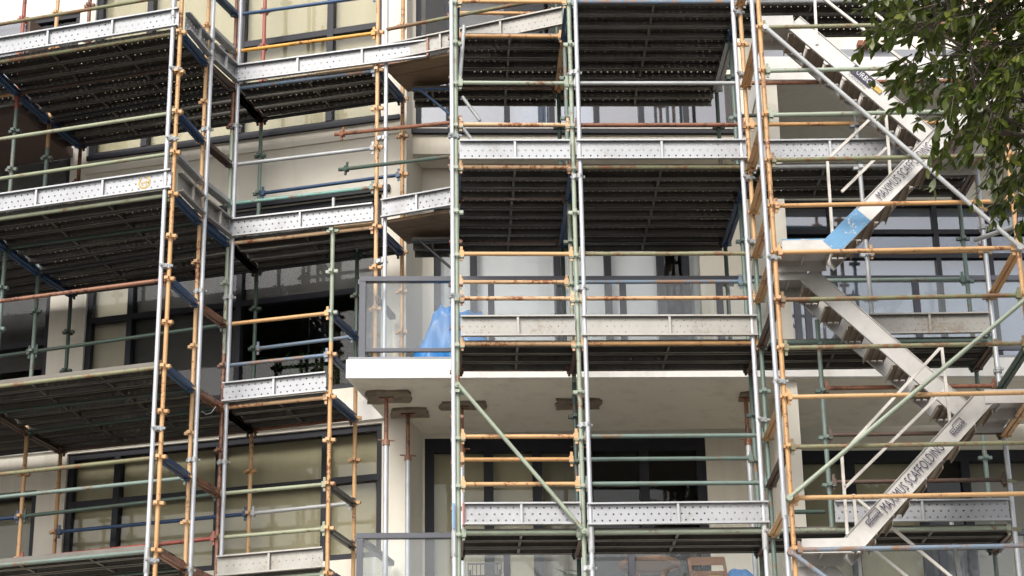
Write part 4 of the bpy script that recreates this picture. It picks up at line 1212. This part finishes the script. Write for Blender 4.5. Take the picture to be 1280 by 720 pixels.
# ---------------------------------------------------------------- street tree at the upper right
rnd = random.Random(11)
TX, TY = 5.9, 14.4
tree = thing('street_tree', 'dark green broad-leaved street tree with glossy leaves in front of the stair tower', 'tree', (TX, TY, 0.13))
mb = MB(); pts = [Vector((TX, TY, 0.0)), Vector((TX - .06, TY + .05, 2.6)), Vector((TX - .14, TY, 5.2)), Vector((TX - .1, TY - .05, 8.0))]
for i in range(3): mb.tube(pts[i], pts[i + 1], .21 - .035 * i, 12, .175 - .035 * i)
for a in range(6):
    aa = a * 1.05; mb.tube((TX, TY, .3), (TX + cos(aa) * .34, TY + sin(aa) * .34, 0.0), .09, 6, .05)
trunk = part('trunk', mb, 'bark', tree)
cen = Vector((5.12, 14.4, 10.08))
RX, RY, RZ = 2.36, 2.0, 2.4
def inside(p, k=1.0):
    q = p - cen
    lo = k * (1 - 0.10 * sin(q.x * 5 + q.y * 3) - 0.10 * sin(q.z * 6 + 1 + q.y * 2) + 0.08 * sin(q.x * 11 + q.z * 9))
    return (q.x / RX) ** 2 + (q.y / RY) ** 2 + (q.z / RZ) ** 2 < lo
mb = MB()
def grow(p, d, L, r, depth):
    q = p + d * L
    if depth > 1 and not inside(q, .85): return
    mb.tube(p, q, r, 6, r * .68, caps=False)
    if depth >= 5: return
    for _ in range(3):
        nd = (d + Vector((rnd.uniform(-.9, .9), rnd.uniform(-.9, .9), rnd.uniform(-.5, .6)))).normalized()
        grow(q, nd, L * rnd.uniform(.6, .84), r * .6, depth + 1)
for dd in (Vector((-.75, -.1, .65)), Vector((-.35, .3, .9)), Vector((.6, .1, .75)), Vector((.1, -.5, .9)), Vector((-.9, .15, .5)), Vector((-.6, -.35, .6))):
    grow(pts[3] - Vector((0, 0, .25)), dd.normalized(), 1.1, .05, 1)
crown = part('crown', mb, 'bark', tree)
leafs = []
def leaf_M(p, d):
    return frame(p, d, Vector((rnd.uniform(-.5, .5), rnd.uniform(-.5, .5), 1)).normalized())
tw = MB()
ns = 0
while ns < 3100:
    a = Vector((rnd.gauss(0, 1), rnd.gauss(0, 1), rnd.gauss(0, 1))).normalized()
    r = rnd.uniform(.2, 1) ** .5
    p = cen + Vector((a.x * RX * r, a.y * RY * r, a.z * RZ * r))
    if not inside(p): continue
    ns += 1
    d0 = (a + Vector((rnd.uniform(-.6, .6), rnd.uniform(-.6, .6), rnd.uniform(-.8, .2)))).normalized()
    q = p + d0 * rnd.uniform(.2, .42)
    tw.tube(p, q, .005, 4, .003, caps=False)
    for j in range(rnd.randint(8, 13)):
        b_ = p.lerp(q, rnd.uniform(.1, 1.05))
        ld = (d0 * .7 + Vector((rnd.uniform(-1, 1), rnd.uniform(-1, 1), rnd.uniform(-.8, .4)))).normalized()
        leafs.append((b_, ld, rnd.uniform(.07, .125)))
part('twigs', tw, 'bark', tree)['kind'] = 'stuff'
lf = leaf_mesh(0.1, 0.022, 'leaf'); lf2 = leaf_mesh(0.1, 0.022, 'leaf_light')
# the outermost leaves on the street side are single pieces, the rest one mass
def outer(l):
    q = l[0] - cen
    e = (q.x / RX) ** 2 + (q.y / RY) ** 2 + (q.z / RZ) ** 2
    return -e + (0 if (q.x < -1.25 and q.y < 0.3 and q.z < 0) else 5)
leafs.sort(key=outer)
for b_, ld, s in leafs[:290]:
    o = obj('leaf', lf if rnd.random() < .7 else lf2, crown, leaf_M(b_, ld) @ Matrix.Scale(s / .1, 4))
for mesh_src, sel in ((lf, lambda i: i % 3), (lf2, lambda i: i % 3 == 0)):
    mb = MB(); base = [v.co.copy() for v in mesh_src.vertices]; polys = [tuple(p_.vertices) for p_ in mesh_src.polygons]
    for i, (b_, ld, s) in enumerate(leafs[290:]):
        if not sel(i): continue
        M_ = leaf_M(b_, ld) @ Matrix.Scale(s / .1, 4)
        mb.add([M_ @ v for v in base], polys, True)
    part('foliage', mb, 'leaf' if mesh_src is lf else 'leaf_light', tree)['kind'] = 'stuff'
